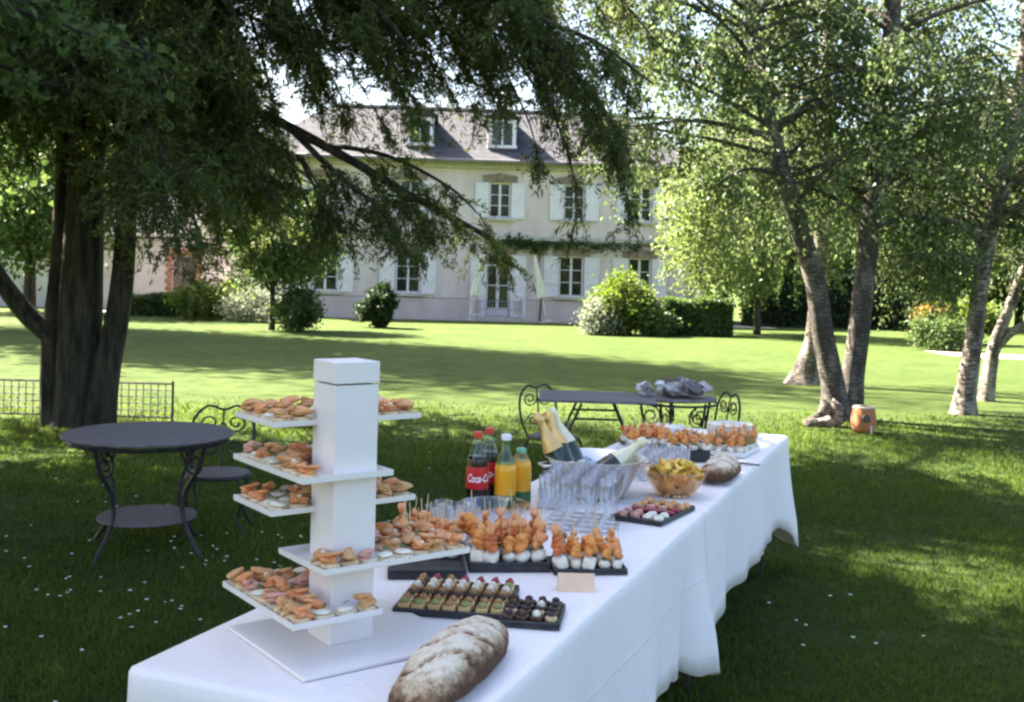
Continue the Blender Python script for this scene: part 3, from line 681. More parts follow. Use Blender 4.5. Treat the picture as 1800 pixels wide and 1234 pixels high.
birch('older birch with a flared foot behind the twin-trunked birch', [
    ([(4.72, 17.4, -.1), (4.76, 17.4, .2), (4.86, 17.4, .7), (4.92, 17.4, 1.4), (4.96, 17.4, 2.4), (4.98, 17.4, 4.2), (5.0, 17.5, 8), (5.0, 17.5, 11)], [.36, .21, .14, .12, .11, .09, .06, .03], 1.2)],
    22, 'birch_leaf', 'bark_pale', .07, .05, None, 18, 6.5, 3.2, 2.4, 8, 22)
birch('pale-barked birch at the edge of the lawn with a dark shaded side', [
    ([(5.80, 13.8, -.1), (5.82, 13.8, .25), (5.90, 13.8, .9), (5.98, 13.8, 1.7), (6.10, 13.8, 2.4), (6.28, 13.8, 3.3), (6.45, 13.8, 4.4), (6.6, 13.9, 7), (6.7, 14, 11)], [.20, .13, .11, .10, .095, .085, .08, .06, .03], 1.5)],
    23, 'birch_leaf', 'bark_pale', .060, .044, None, 32, 5.0, 2.0, 2.2, 9, 28,
    extra=[((5.98, 13.8, 1.9), (4.9, 13.5, 1.95), 16), ((6.05, 13.8, 2.2), (4.9, 14.0, 2.6), 22), ((6.0, 13.8, 2.0), (5.2, 14.3, 1.75), 14), ((6.1, 13.8, 2.6), (7.0, 14.2, 2.3), 20), ((6.2, 13.8, 2.9), (7.1, 13.9, 2.9), 14)])
birch('thin leaning birch behind the pale-barked birch', [
    ([(6.80, 15.45, -.1), (6.85, 15.45, .4), (6.95, 15.45, .9), (7.25, 15.45, 1.7), (7.6, 15.5, 2.7), (7.9, 15.5, 4.5), (8, 15.5, 7)], [.13, .10, .085, .075, .06, .05, .02], 1.0),
    ([(6.93, 15.45, .75), (7.15, 15.4, 1.0), (7.5, 15.35, 1.2), (8.0, 15.3, 1.5), (8.6, 15.3, 2.1)], [.07, .06, .055, .05, .03], .3)],
    24, 'birch_leaf', 'bark_pale', .065, .047, None, 20, 5.0, 2.0, 1.9, 8, 24)

# --- broad crowns built from hanging or rounded sprays
def sprayed(name, label, cat, base, h_tr, r_tr, cc, rad, n_cl, n_leaf, L, W, leaf_m, bark, seed, weep=False, group=None, cl=.45, tone_sd=.12, varmean=.45, bottom=None, lean=0):
    t = thing(name, label, cat, base, 0, group); wd = Wood(seed); g = wd.rg
    tp = spline([(0, 0, -.05), (lean*.3, .02, h_tr*.4), (lean, 0, h_tr)] + ([(lean, 0, cc[2]+rad[2]*.5)] if cc[2] > h_tr else []), 5); wd.limb(tp, r_tr, r_tr*.35, 8)
    c = np.array(cc); rr = np.array(rad)
    for i in range(n_cl):
        v = g.normal(size=3); v /= np.linalg.norm(v); p = c+v*rr*g.uniform(.45, 1.0)**.6*(1+.12*math.sin(5*v[0]+seed)+.1*math.sin(7*v[1]+v[2]*4))
        if bottom is not None and p[2] < bottom: p[2] = bottom+g.uniform(0, .5)
        b0 = np.array(tp[min(len(tp)-1, int(g.uniform(.45, 1)*len(tp)))])
        if i % 3 == 0: wd.limb(spline([b0, (b0+p)/2+np.array((0, 0, .1*rr[2])), p], 3), r_tr*.22, r_tr*.05, 4)
        tn = g.normal()*tone_sd
        if weep:
            for q in range(3):
                wd.twig(p+g.normal(size=3)*cl*.6, np.array((g.normal()*.4, g.normal()*.4, -.6)), g.uniform(.7, 1.6)*cl*2.4, .9, n_leaf//3, .09, .006, tn, 5, False)
        else:
            P = p+g.normal(size=(n_leaf, 3))*cl*np.array((1, 1, .75)); wd.site(P, v+g.normal(size=(n_leaf, 3))*.8, tn)
    wd.finish(t, bark, leaf_m, L, W, .7, .5 if weep else .15, varmean, .2)
    return t
sprayed('weeping_birch', 'bright yellow-green weeping tree standing before the house corner', 'tree', (7.7, 33.8, 0), 2.2, .13, (-.45, 0, 4.3), (2.7, 2.4, 2.7), 190, 150, .12, .075, 'willow_leaf', 'bark_dark', 41, True, None, .45, .12, .5, 1.3)
sprayed('small_maple', 'small round green garden tree in front of the house wing', 'tree', (-6.5, 29.4, 0), 1.3, .10, (.1, 0, 2.45), (1.25, 1.2, 1.4), 90, 120, .13, .09, 'garden_leaf', 'bark_dark', 42, False, None, .28, .14, .5, 1.15)
sprayed('garden_shrub', 'bushy green shrub at the foot of the small garden tree', 'shrub', (-5.75, 29.1, 0), .4, .04, (0, 0, .62), (.55, .5, .6), 40, 90, .10, .07, 'garden_leaf', 'twig', 43, False, None, .14, .12, .42, .08)
sprayed('clipped_yew', 'dark clipped barrel-shaped yew before the house wall', 'shrub', (-3.95, 32.1, 0), .4, .05, (0, 0, .62), (.54, .52, .62), 120, 90, .08, .05, 'dark_leaf', 'twig', 44, False, None, .07, .06, .45, .06)
sprayed('golden_shrub', 'tall golden-green shrub in the bed before the house windows', 'shrub', (3.15, 31.6, 0), .6, .05, (.1, 0, .88), (.80, .7, .86), 80, 110, .11, .075, 'lime_leaf', 'twig', 45, False, None, .18, .15, .5, .08)
sprayed('silver_shrub', 'pale silvery flowering shrub below the golden-green shrub', 'shrub', (2.55, 31.1, 0), .3, .03, (0, 0, .45), (.50, .45, .48), 44, 90, .09, .06, 'silver_leaf', 'twig', 46, False, None, .13, .15, .5, .05)
sprayed('low_shrub', 'low mid-green shrub between the silver shrub and clipped hedge', 'shrub', (4.1, 31.3, 0), .3, .03, (0, 0, .45), (.6, .5, .48), 44, 90, .09, .065, 'garden_leaf', 'twig', 47, False, None, .14, .12, .5, .05)
def hedge(label, base, size, seed, lm, n, L=.10, group=None, rz=0.):
    t = thing('clipped_hedge', label, 'hedge', base, rz, group); g = np.random.default_rng(seed)
    P = g.uniform(-.5, .5, (n, 3)); ax = g.integers(0, 5, n); sgn = np.where(g.uniform(size=n) < .5, -.5, .5)
    P[ax < 2, 1] = sgn[ax < 2]; P[ax == 2, 0] = sgn[ax == 2]; P[ax >= 3, 2] = .5
    P = P*np.array(size); P[:, 2] += size[2]/2; P += g.normal(size=(n, 3))*.05+ .06*np.sin(P[:, [1, 2, 0]]*4); P[:, 2] = np.maximum(P[:, 2], .02)
    leaves('foliage', P, g.normal(size=(n, 3)), L*g.uniform(.7, 1.3, n), L*.65*g.uniform(.7, 1.3, n), .45+.12*np.sin(P[:, 0]*3+P[:, 2]*2)+g.normal(size=n)*.2, lm, t, seed)
    mb = MB(); mb.box((0, 0, size[2]*.46), (size[0]*.9, size[1]*.8, size[2]*.86), None, .1, 2); mb.build('inner_stems', 'twig', t)
hedge('dark box hedge clipped square beside the silvery shrub', (5.55, 32.2, 0), (1.9, 1.1, 1.0), 51, 'garden_leaf', 14000)
hedge('low clipped hedge along the outbuilding wall', (-10.6, 36.3, 0), (4.6, .8, .62), 52, 'garden_leaf', 14000)
hedge('dark yew hedge closing the lawn behind the twin-trunked birch', (12.6, 40.5, 0), (7.5, 1.4, 1.9), 53, 'dark_leaf', 26000, .14)
sprayed('flower_clump', 'loose pale flowering clump beside the small garden tree', 'flowers', (-8.0, 33.5, 0), .3, .03, (0, 0, .5), (1.0, .6, .5), 50, 80, .09, .05, 'silver_leaf', 'twig', 48, False, None, .16, .2, .4, .05)
sprayed('lime_clump', 'yellow-green border plants left of the small garden tree', 'shrub', (-9.6, 34.6, 0), .3, .03, (0, 0, .6), (1.3, .6, .6), 60, 80, .11, .07, 'lime_leaf', 'twig', 49, False, None, .16, .2, .4, .05)
sprayed('copper_shrub', 'small copper-yellow shrub in the right-hand border', 'shrub', (11.45, 29.7, 0), .4, .03, (0, 0, .62), (.42, .4, .5), 36, 80, .09, .06, 'rust_leaf', 'twig', 50, False, None, .13, .2, .5, .1)
sprayed('rounded_shrub', 'rounded pale green shrub by the gravel path', 'shrub', (10.75, 27.6, 0), .3, .03, (.2, 0, .42), (.62, .5, .42), 44, 90, .08, .055, 'garden_leaf', 'twig', 54, False, None, .13, .12, .55, .05)
sprayed('spreading_shrub', 'spreading yellow-green shrub beyond the copper shrub', 'shrub', (12.6, 30.8, 0), .3, .03, (.2, 0, .65), (1.1, .6, .55), 60, 80, .10, .065, 'lime_leaf', 'twig', 55, False, None, .16, .12, .4, .1)
# trees round the edges of the garden
BG = [('broad lawn-edge tree between the weeping tree and the birches', (11.0, 44, 0), 2.5, (0, 0, 5.0), (3.2, 2.5, 4.2), 'garden_leaf', 61, .45),
      ('mid-green tree beyond the yew hedge', (16.3, 45, 0), 2.5, (0, 0, 4.4), (3.4, 2.6, 3.6), 'garden_leaf', 62, .5),
      ('yellow-green tree beyond the gravel path', (20.2, 43, 0), 2.2, (0, 0, 4.0), (2.9, 2.6, 3.1), 'lime_leaf', 63, .35),
      ('dark tree at the far right edge of the garden', (23.0, 40, 0), 2.5, (0, 0, 5.0), (3.2, 3, 4.4), 'dark_leaf', 64, .5),
      ('sunlit tree behind the outbuilding roof', (-15.5, 50, 0), 2.5, (0, 0, 5.2), (4.2, 3, 4.0), 'garden_leaf', 65, .5),
      ('tall tree beyond the outbuilding at the left edge', (-22.0, 47, 0), 2.5, (0, 0, 6.0), (4.4, 3, 5.2), 'garden_leaf', 66, .45)]
for lb, base, h, cc, rad, lm, sd, vm in BG:
    sprayed('garden_tree', lb, 'tree', base, h, .2, cc, rad, 130, 150, .20, .14, lm, 'bark_dark', sd, False, 'trees round the garden', .55, .15, vm, 1.2)
# trees standing outside the picture on the sunny side: they throw the bands of shade on the lawn
sprayed('lime_tree', 'tall broad tree standing beyond the conifer at the lawn edge', 'tree', (-15.2, 27.6, 0), 5, .4, (0, 0, 12.5), (3.7, 3.6, 10.0), 250, 150, .26, .19, 'garden_leaf', 'bark_dark', 71, False, 'trees round the garden', .75, .12, .45, 2.8)
lt = sprayed('lime_tree', 'leafy tree just outside the frame beside the buffet lawn', 'tree', (-10.2, 6.6, 0), 3, .3, (.3, -.6, 8.0), (4.6, 5.6, 6.2), 420, 170, .24, .18, 'garden_leaf', 'bark_dark', 72, False, 'trees round the garden', .7, .12, .45, 2.2)
sprayed('lime_tree', 'leafy tree at the lawn edge before the outbuilding', 'tree', (-16.5, 37.0, 0), 3, .25, (0, 0, 4.6), (2.6, 2.6, 3.6), 120, 140, .2, .14, 'garden_leaf', 'bark_dark', 73, False, 'trees round the garden', .55, .12, .45, 1.5)

# its long low bough reaching in over the round table
wl = Wood(77); g = wl.rg
for q0, q1 in (((.6, .2, 4.6), (7.9, .3, 2.95)), ((.6, .2, 4.9), (7.3, -.2, 3.15)), ((.5, .3, 4.4), (7.0, .9, 2.85))):
    A = np.array(spline([q0, tuple((np.array(q0)+np.array(q1))/2+np.array((0, 0, .25))), q1], 8)); wl.limb(list(A), .06, .010, 6)
    for k in range(46):
        tt = g.uniform(.45, 1)*(len(A)-1); jj = min(int(tt), len(A)-2); pp = A[jj]+(A[jj+1]-A[jj])*(tt-jj)
        sub = wl.twig(pp, np.array((g.normal()*.8+.4, g.normal()*.8, .05)), g.uniform(.25, .6), .7, 16, .05, .005, .12)
wl.finish(lt, 'twig', 'garden_leaf', .085, .055, .7, .3, .55)
# ------------------------------------------------------------------ garden furniture
def arc(c, r, a0, a1, n=10, plane='xz'):
    out = []
    for k in range(n+1):
        a = R(a0+(a1-a0)*k/n); u, v = r*math.cos(a), r*math.sin(a)
        out.append((c[0]+u, c[1], c[2]+v) if plane == 'xz' else (c[0]+u, c[1]+v, c[2]))
    return out
def scroll(c, r, turns=1.4, a0=0, n=18, sg=1):
    return [(c[0]+r*(1-.75*k/n)*math.cos(R(a0)+sg*turns*2*math.pi*k/n), c[1], c[2]+r*(1-.75*k/n)*math.sin(R(a0)+sg*turns*2*math.pi*k/n)) for k in range(n+1)]
def iron_chair(label, loc, rz, group='wrought iron garden chairs'):
    t = thing('iron_chair', label, 'chair', loc, rz, group)
    mb = MB(); mb.lathe([(0, .447), (.19, .447), (.20, .455), (.20, .463), (0, .463)], 24); mb.build('seat', 'dark_wood', t)
    mb = MB(); mb.tube(arc((0, 0, .44), .205, 0, 360, 24, 'xy'), .009, 6); mb.build('seat_ring', 'iron', t)
    for sx in (-1, 1):
        for sy in (-1, 1):
            mb = MB(); mb.tube(spline([(sx*.145, sy*.145, .44), (sx*.17, sy*.17, .30), (sx*.15, sy*.15, .14), (sx*.20, sy*.20, .006)], 4), .010, 6); mb.build('leg', 'iron', t)
    mb = MB(); mb.tube(spline([(-.17, .13, .44), (-.20, .19, .62), (-.19, .22, .82), (-.10, .235, .93), (0, .24, .90), (.10, .235, .93), (.19, .22, .82), (.20, .19, .62), (.17, .13, .44)], 5), .010, 6)
    bf = mb.build('back_frame', 'iron', t)
    for sx in (-1, 1):
        mb = MB(); mb.tube([(sx*x, .215, z) for x, _, z in scroll((.085, 0, .80), .075, 1.5, 180)], .007, 5); mb.build('scroll', 'iron', bf)
        mb = MB(); mb.tube([(sx*x, .185, z) for x, _, z in scroll((.075, 0, .60), .065, 1.4, 0)], .007, 5); mb.build('scroll', 'iron', bf)
    mb = MB(); mb.tube([(0, .15, .44), (0, .20, .66), (0, .235, .90)], .007, 5); mb.build('splat', 'iron', bf)
    t.scale = (.95, .95, .80); return t
# round table near the conifer
t = thing('garden_table', 'dark round garden table with iron legs and a lower shelf near the conifer', 'table', (-2.03, 6.12, 0), R(20))
mb = MB(); mb.lathe([(0, .652), (.44, .652), (.468, .656), (.47, .664), (.46, .670), (0, .670)], 40); top = mb.build('table_top', 'dark_wood', t, True, 30)
mb = MB(); mb.tube(arc((0, 0, .632), .43, 0, 360, 32, 'xy'), .012, 6); mb.build('rim', 'iron', t)
for k in range(4):
    a = R(45+90*k); ca, sa = math.cos(a), math.sin(a)
    mb = MB(); mb.tube([(q[0]*ca, q[0]*sa, q[1]) for q in [(x, z) for x, _, z in spline([(.40, 0, .63), (.36, 0, .50), (.27, 0, .36), (.26, 0, .22), (.34, 0, .08), (.40, 0, .006)], 5)]], .013, 6); lg = mb.build('leg', 'iron', t)
    mb = MB(); mb.tube([((.33+x)*ca, (.33+x)*sa, z) for x, _, z in scroll((0, 0, .52), .075, 1.5, 90)], .008, 5); mb.build('scroll', 'iron', lg)
mb = MB(); mb.lathe([(0, .185), (.255, .185), (.27, .192), (.27, .204), (0, .208)], 32); mb.build('lower_shelf', 'dark_wood', t, True, 30)
iron_chair('black wrought iron chair with scrolled back tucked in at the round garden table', (-1.76, 6.58, 0), R(8))
# long weathered table and round wire table behind the buffet
t = thing('slatted_table', 'weathered grey plank table on folding iron legs behind the buffet', 'table', (.66, 8.15, 0), R(-2))
for k in range(4):
    mb = MB(); mb.box((0, -.255+k*.17, .71), (.86, .162, .020), None, .004, 1); mb.build('plank', 'old_wood', t)
for sx in (-1, 1):
    for sy in (-1, 1): mb = MB(); mb.tube([(sx*.12, sy*.28, .69), (sx*.42, sy*.28, .006)], .011, 5); mb.build('leg', 'iron', t)
    mb = MB(); mb.tube([(sx*.21, -.28, .49), (sx*.21, .28, .49)], .009, 5); mb.build('stretcher', 'iron', t)
for sy in (-1, 1): mb = MB(); mb.tube([(-.17, sy*.28, .58), (.17, sy*.28, .58)], .009, 5); mb.build('brace', 'iron', t)
t = thing('wire_table', 'round wire garden table under the heap of pale napkins', 'table', (1.30, 8.35, 0), 0)
mb = MB(); mb.lathe([(0, .69), (.30, .69), (.31, .70), (.30, .71), (0, .71)], 32); mb.build('table_top', 'old_wood', t, True, 30)
mb = MB(); mb.tube(arc((0, 0, .665), .31, 0, 360, 32, 'xy'), .010, 5); mb.build('rim', 'iron', t)
for k in range(5):
    a = R(20+72*k); ca, sa = math.cos(a), math.sin(a)
    mb = MB(); mb.tube([(x*ca, x*sa, z) for x, _, z in spline([(.29, 0, .68), (.25, 0, .45), (.22, 0, .25), (.30, 0, .006)], 5)], .011, 5); lg = mb.build('leg', 'iron', t)
    mb = MB(); mb.tube([((.20+x)*ca, (.20+x)*sa, z) for x, _, z in scroll((0, 0, .55), .08, 1.5, 90)], .007, 5); mb.build('scroll', 'iron', lg)
t = thing('napkin_heap', 'heap of crumpled pale grey and mauve napkins on the wire table', 'napkins', (1.32, 8.3, .71), 0)
rr = random.Random(4)
for k in range(15):
    a = rr.uniform(0, 6.28); q = rr.uniform(0, .24); mb = MB(); mb.blob((q*1.35*math.cos(a), q*math.sin(a), .05+.06*(1-q/.26)*rr.uniform(.6, 1.3)), (rr.uniform(.06, .10), rr.uniform(.05, .08), rr.uniform(.03, .05)), k, .2, 2, (rr.uniform(-.5, .5), rr.uniform(-.5, .5), rr.uniform(0, 3)), 4)
    mb.build('napkin', ['straw_cloth', 'paper_white', 'old_wood', 'straw_cloth'][k % 4], t)
iron_chair('black wrought iron chair with scrolled back beside the weathered plank table', (.36, 8.45, 0), R(40))
iron_chair('black wrought iron chair seen side-on at the end of the wire table', (1.50, 8.3, 0), R(-75))
# low iron lattice round the conifer
def lattice(label, p0, p1, h, tall=None):
    t = thing('lattice_fence', label, 'fence', (p0[0], p0[1], 0), math.atan2(p1[1]-p0[1], p1[0]-p0[0])); ln = math.hypot(p1[0]-p0[0], p1[1]-p0[1])
    for z in (.05, h): mb = MB(); mb.tube([(0, 0, z), (ln, 0, z)], .011, 5); mb.build('rail', 'iron', t)
    for x in (0, ln): mb = MB(); mb.tube([(x, 0, 0), (x, 0, h+.03)], .013, 5); mb.build('post', 'iron', t)
    mb = MB(); n_ = int(ln/.075)
    for k in range(1, n_): mb.tube([(k*ln/n_, .003, .05), (k*ln/n_, .003, h)], .0055, 4)
    for k in range(1, 5): mb.tube([(0, -.003, .05+(h-.05)*k/5), (ln, -.003, .05+(h-.05)*k/5)], .0055, 4)
    o = mb.build('wire_mesh', 'iron', t); o['kind'] = 'stuff'
    if tall:
        for x in tall:
            mb = MB(); mb.tube([(x-.07, 0, .03), (x-.07, 0, .68), (x, 0, .76), (x+.07, 0, .68), (x+.07, 0, .03)], .012, 5); mb.build('arch', 'iron', t)
lattice('low black iron lattice behind the conifer trunks', (-6.1, 11.25), (-3.50, 11.25), .40)
# terracotta pot on a stake by the birch
t = thing('terracotta_pot', 'small round terracotta pot on a pale stake by the birch trunk', 'pot', (3.86, 11.75, 0), R(-10))
n_ = 24; mb = MB(); mb.lathe([(0, .01), (.095, .01), (.120, .05), (.135, .13), (.130, .20), (.118, .25), (.120, .275), (.10, .275), (.10, .25), (.115, .13), (.08, .03), (0, .025)], n_); mb.build('body', 'terracotta', t, True)
mb = MB(); mb.lathe([(.112, .272), (.124, .280), (.112, .292), (.09, .284)], n_, (0, 0, 0), True); mb.build('rim', 'stone_pale', t, True)
mb = MB(); mb.lathe([(0, -.003), (.042, -.003), (.046, 0), (.042, .004), (0, .004)], 16)
bmesh.ops.rotate(mb.bm, verts=mb.bm.verts, cent=(0, 0, 0), matrix=Matrix.Rotation(R(82), 3, 'X')); bmesh.ops.translate(mb.bm, verts=mb.bm.verts, vec=(.01, -.131, .17)); mb.build('opening', 'choco', t)
mb = MB(); mb.tube([(.06, -.15, 0), (.06, -.15, .10)], .012, 6); mb.build('stake', 'stone_pale', t)
# stump of old suckers at the birch foot
t = thing('birch_sucker', 'knobbly pale stump of old shoots at the birch foot', 'stump', (3.58, 12.25, 0), 0)
mb = MB(); mb.blob((0, 0, .09), (.16, .13, .15), 3, .2, 3, (0, 0, 0), 4).blob((.13, -.02, .13), (.09, .08, .17), 5, .2, 2).blob((-.12, -.03, .05), (.10, .08, .09), 6, .2, 2); mb.build('stump', 'bark_pale', t, True)
# ------------------------------------------------------------------ buffet: two folding tables end to end under white cloths
TA = math.atan2(.92666, .37589); TO = Vector((-.082, 1.999, 0)); TX = Vector((.37589, .92666, 0)); TY = Vector((-.92666, .37589, 0)); TW = .775; TZ = .752
def T(s, w, z=TZ): return TO + TX*s + TY*w + Vector((0, 0, z))
def folding_table(label, s0, s1):
    t = thing('folding_table', label, 'table', T(s0, 0, 0), TA, 'folding tables under the cloths'); ln = s1-s0
    mb = MB(); mb.box((ln/2, TW/2, .728), (ln-.012, TW-.02, .036), None, .008); mb.build('table_top', 'old_wood', t)
    for x in (.25, ln-.25):
        for y in (.09, TW-.09): mb = MB(); mb.tube([(x, y, 0), (x, y, .71)], .014, 8); mb.build('leg', 'iron', t)
        mb = MB(); mb.tube([(x, .10, .14), (x, TW-.10, .14)], .010, 6); mb.build('crossbar', 'iron', t)
folding_table('folding table hidden beneath the nearer white cloth', 0, 2.10)
folding_table('folding table hidden beneath the farther white cloth', 2.11, 4.40)
def cloth(name, label, path, dropf, foldf, z):
    """path: outline points (s, w, outward ds, outward dw, arc) with an open end; hangs from the rounded edge"""
    mb = MB(); bm = mb.bm; rows = [0, .012, .03, .08, .16, .26, .38, .5, .62, .74, .86, 1.0]; rings = []
    for i, (s, w, ox, oy, a) in enumerate(path):
        d = dropf(s, w, a); col = []
        col.append((s-ox*.014, w-oy*.014, z))
        for q in rows[1:]:
            h = q*d; k = min(1, h/.02); out = .004*k + foldf(s, w, a, q)*min(1, q*1.3)
            col.append((s+ox*(out-.014*(1-k)**2), w+oy*(out-.014*(1-k)**2), z-.0-max(0, h-.004)))
        rings.append([bm.verts.new(p) for p in col])
    for A, B in zip(rings, rings[1:]):
        for k in range(len(rows)-1): bm.faces.new((A[k], A[k+1], B[k+1], B[k]))
    bm.faces.new([r[0] for r in rings])
    o = mb.build(name, 'linen', None, True, 50); o.location = T(0, 0, 0); o.rotation_euler = (0, 0, TA)
    sol = o.modifiers.new('thickness', 'SOLIDIFY'); sol.thickness = .0016; sol.offset = -1
    return tag(o, label, 'tablecloth', 'white tablecloths')
def run(p0, p1, o0, o1, n_, a0):
    out = []
    for k in range(n_):
        f = k/n_; ox = o0[0]+(o1[0]-o0[0])*f; oy = o0[1]+(o1[1]-o0[1])*f; q = math.hypot(ox, oy)
        out.append((p0[0]+(p1[0]-p0[0])*f, p0[1]+(p1[1]-p0[1])*f, ox/q, oy/q, a0+f*max(math.hypot(p1[0]-p0[0], p1[1]-p0[1]), .08)))
    return out
rc = .02; W1 = TW+.002
# nearer cloth: left side, near end, right side
pth = run((2.14, W1), (rc, W1), (0, 1), (0, 1), 110, 0)
pth += run((rc, W1), (0, W1-rc), (0, 1), (-1, 0), 16, 2.2) + run((0, W1-rc), (0, rc), (-1, 0), (-1, 0), 50, 2.3) + run((0, rc), (rc, 0), (-1, 0), (0, -1), 16, 3.1)
pth += run((rc, 0), (2.16, 0), (0, -1), (0, -1), 130, 3.2) + [(2.17, .0, 0, -1, 5.4)]
def drop1(s, w, a):
    c = max(0, 1-min(math.hypot(s, w), math.hypot(s, w-W1))/.28); d = .475+.17*c**1.5+.012*math.sin(a*9)
    if w < .1 and s > 1.6: d += .13*max(0, (s-1.80)/.36)**1.2 + .01*math.sin(s*30)
    return d
def fold1(s, w, a, q):
    f = .013*math.sin(a*7.3+.6)+.007*math.sin(a*17+1.2)*q+.005*math.sin(a*31+2*math.sin(a*5))*q
    c = max(0, 1-min(math.hypot(s, w), math.hypot(s, w-W1))/.22); f += .055*c*q
    if w < .1 and s > 1.7: f += .055*math.exp(-((s-2.05)/.10)**2)*q - .030*math.exp(-((s-1.86)/.05)**2)*q
    return f+.016
cloth('tablecloth', 'white tablecloth over the nearer table with a long pointed corner hanging at the seam', pth, drop1, fold1, TZ)
E1 = 4.415
pth = run((2.06, 0), (E1-rc, 0), (0, -1), (0, -1), 130, 0) + run((E1-rc, 0), (E1, rc), (0, -1), (1, 0), 16, 2.4) + run((E1, rc), (E1, W1-rc), (1, 0), (1, 0), 50, 2.5) + run((E1, W1-rc), (E1-rc, W1), (1, 0), (0, 1), 16, 3.3) + run((E1-rc, W1), (2.06, W1), (0, 1), (0, 1), 110, 3.4) + [(2.05, W1, 0, 1, 5.8)]
def drop2(s, w, a):
    c = max(0, 1-min(math.hypot(s-E1, w), math.hypot(s-E1, w-W1))/.42); d = .455+.17*c**1.6+.012*math.sin(a*8+1)
    if s < 3.2 and w < .1: d += .035*math.sin((s-2.1)*7)*max(0, 1-(s-2.1)/1.1)
    return d
def fold2(s, w, a, q):
    f = .014*math.sin(a*6.1+.3)+.007*math.sin(a*15+1)*q+.005*math.sin(a*29+2*math.sin(a*4))*q
    c = max(0, 1-min(math.hypot(s-E1, w), math.hypot(s-E1, w-W1))/.25); f += .06*c*q
    return f+.010
cloth('tablecloth', 'white tablecloth over the farther table with scalloped hem', pth, drop2, fold2, TZ-.003)

# ------------------------------------------------------------------ white display tower
AX, AY = Vector((.8, .6, 0)), Vector((-.6, .8, 0)); TC = Vector((-.377, 2.5, 0)); TOZ = TZ+.0015
tower = thing('display_tower', 'white square food tower with staggered shelves at the near end of the buffet', 'display stand', TC+Vector((0, 0, TOZ)), math.atan2(.6, .8))
mb = MB(); mb.box((.02, 0, .004), (.42, .40, .008), None, .0025); mb.build('base_plate', 'acrylic_white', tower)
mb = MB(); mb.box((0, 0, .30), (.110, .110, .584), None, .0018); mb.build('pillar', 'card_white', tower)
mb = MB(); mb.box((0, 0, .6205), (.113, .113, .049), None, .002); mb.build('pillar_cap', 'card_white', tower)
LV = [(1.250, (-.11, .28), (.085, .30)), (1.140, (-.092, .137), (-.030, .35)), (1.050, (-.11, .27), (.085, .30)), (.945, (-.055, .33), (-.068, .16)), (.845, (-.132, .085), (-.085, .30))]
PF = .055
for z, (a0, a1), (b0, b1) in LV:
    mb = MB(); mb.box(((a0+a1)/2-PF, (b0+b1)/2-PF, z-TOZ), (a1-a0, b1-b0, .005), None, .0018); sh = mb.build('shelf', 'acrylic_white', tower)
    mb = MB()
    mb.box(((a0+a1)/2-PF, b0-PF+.0015, z-TOZ+.006), (a1-a0, .003, .010)).box(((a0+a1)/2-PF, b1-PF-.0015, z-TOZ+.006), (a1-a0, .003, .010))
    mb.box((a0-PF+.0015, (b0+b1)/2-PF, z-TOZ+.006), (.003, b1-b0-.007, .010)).box((a1-PF-.0015, (b0+b1)/2-PF, z-TOZ+.006), (.003, b1-b0-.007, .010))
    mb.build('lip', 'acrylic_white', sh)

# canapes
def canape_meshes():
    out = {}
    def reg(k, mb, mat, sm=True): me = mb.mesh(k, sm); me.materials.append(MATS[mat]); out[k] = me
    mb = MB(); mb.lathe([(0, 0), (.0205, 0), (.0225, .003), (.0225, .009), (.020, .012), (0, .012)], 14); reg('toast', mb, 'toast')
    mb = MB(); mb.box((0, 0, .005), (.042, .034, .010), None, .003); reg('bread', mb, 'crumb', False)
    for i in range(3):
        for nm, mat, sd in (('salmon', 'salmon', 10), ('rillette', 'rillette', 20), ('ham', 'ham', 40)):
            g = random.Random(sd*7+i); mb = MB()
            for q in range(4): mb.blob((g.uniform(-.006, .006), g.uniform(-.005, .005), .015+.0035*q), (g.uniform(.013, .019), g.uniform(.007, .011), g.uniform(.004, .006)), sd+i*5+q, .10, 2, (g.uniform(-.5, .5), g.uniform(-.4, .4), g.uniform(0, 3.1)), 3.6)
            reg('%s%d' % (nm, i), mb, mat)
        mb = MB(); mb.blob((0, 0, .017), (.019, .016, .007), i+30, .06, 3, (0, 0, i), 3); reg('cream%d' % i, mb, 'cream')
    mb = MB(); mb.blob((.004, .002, .029), (.006, .006, .006), 2, .1, 1); reg('dot', mb, 'cream')
    mb = MB(); mb.box((-.003, .002, .029), (.013, .006, .002), (.3, .4, .6)); reg('herb', mb, 'leafy', False)
    return out
CM = canape_meshes()
ORDN = ['first', 'second', 'third', 'fourth', 'fifth', 'sixth', 'seventh', 'eighth', 'ninth', 'tenth']
WORD = {'salmon': ('salmon', 'pinkish salmon'), 'rillette': ('rillette', 'brown pate'), 'cream': ('cream', 'pale cream cheese'), 'ham': ('ham', 'rosy ham')}
SHN = ['top', 'second', 'third', 'fourth', 'lowest']
rr = random.Random(12)
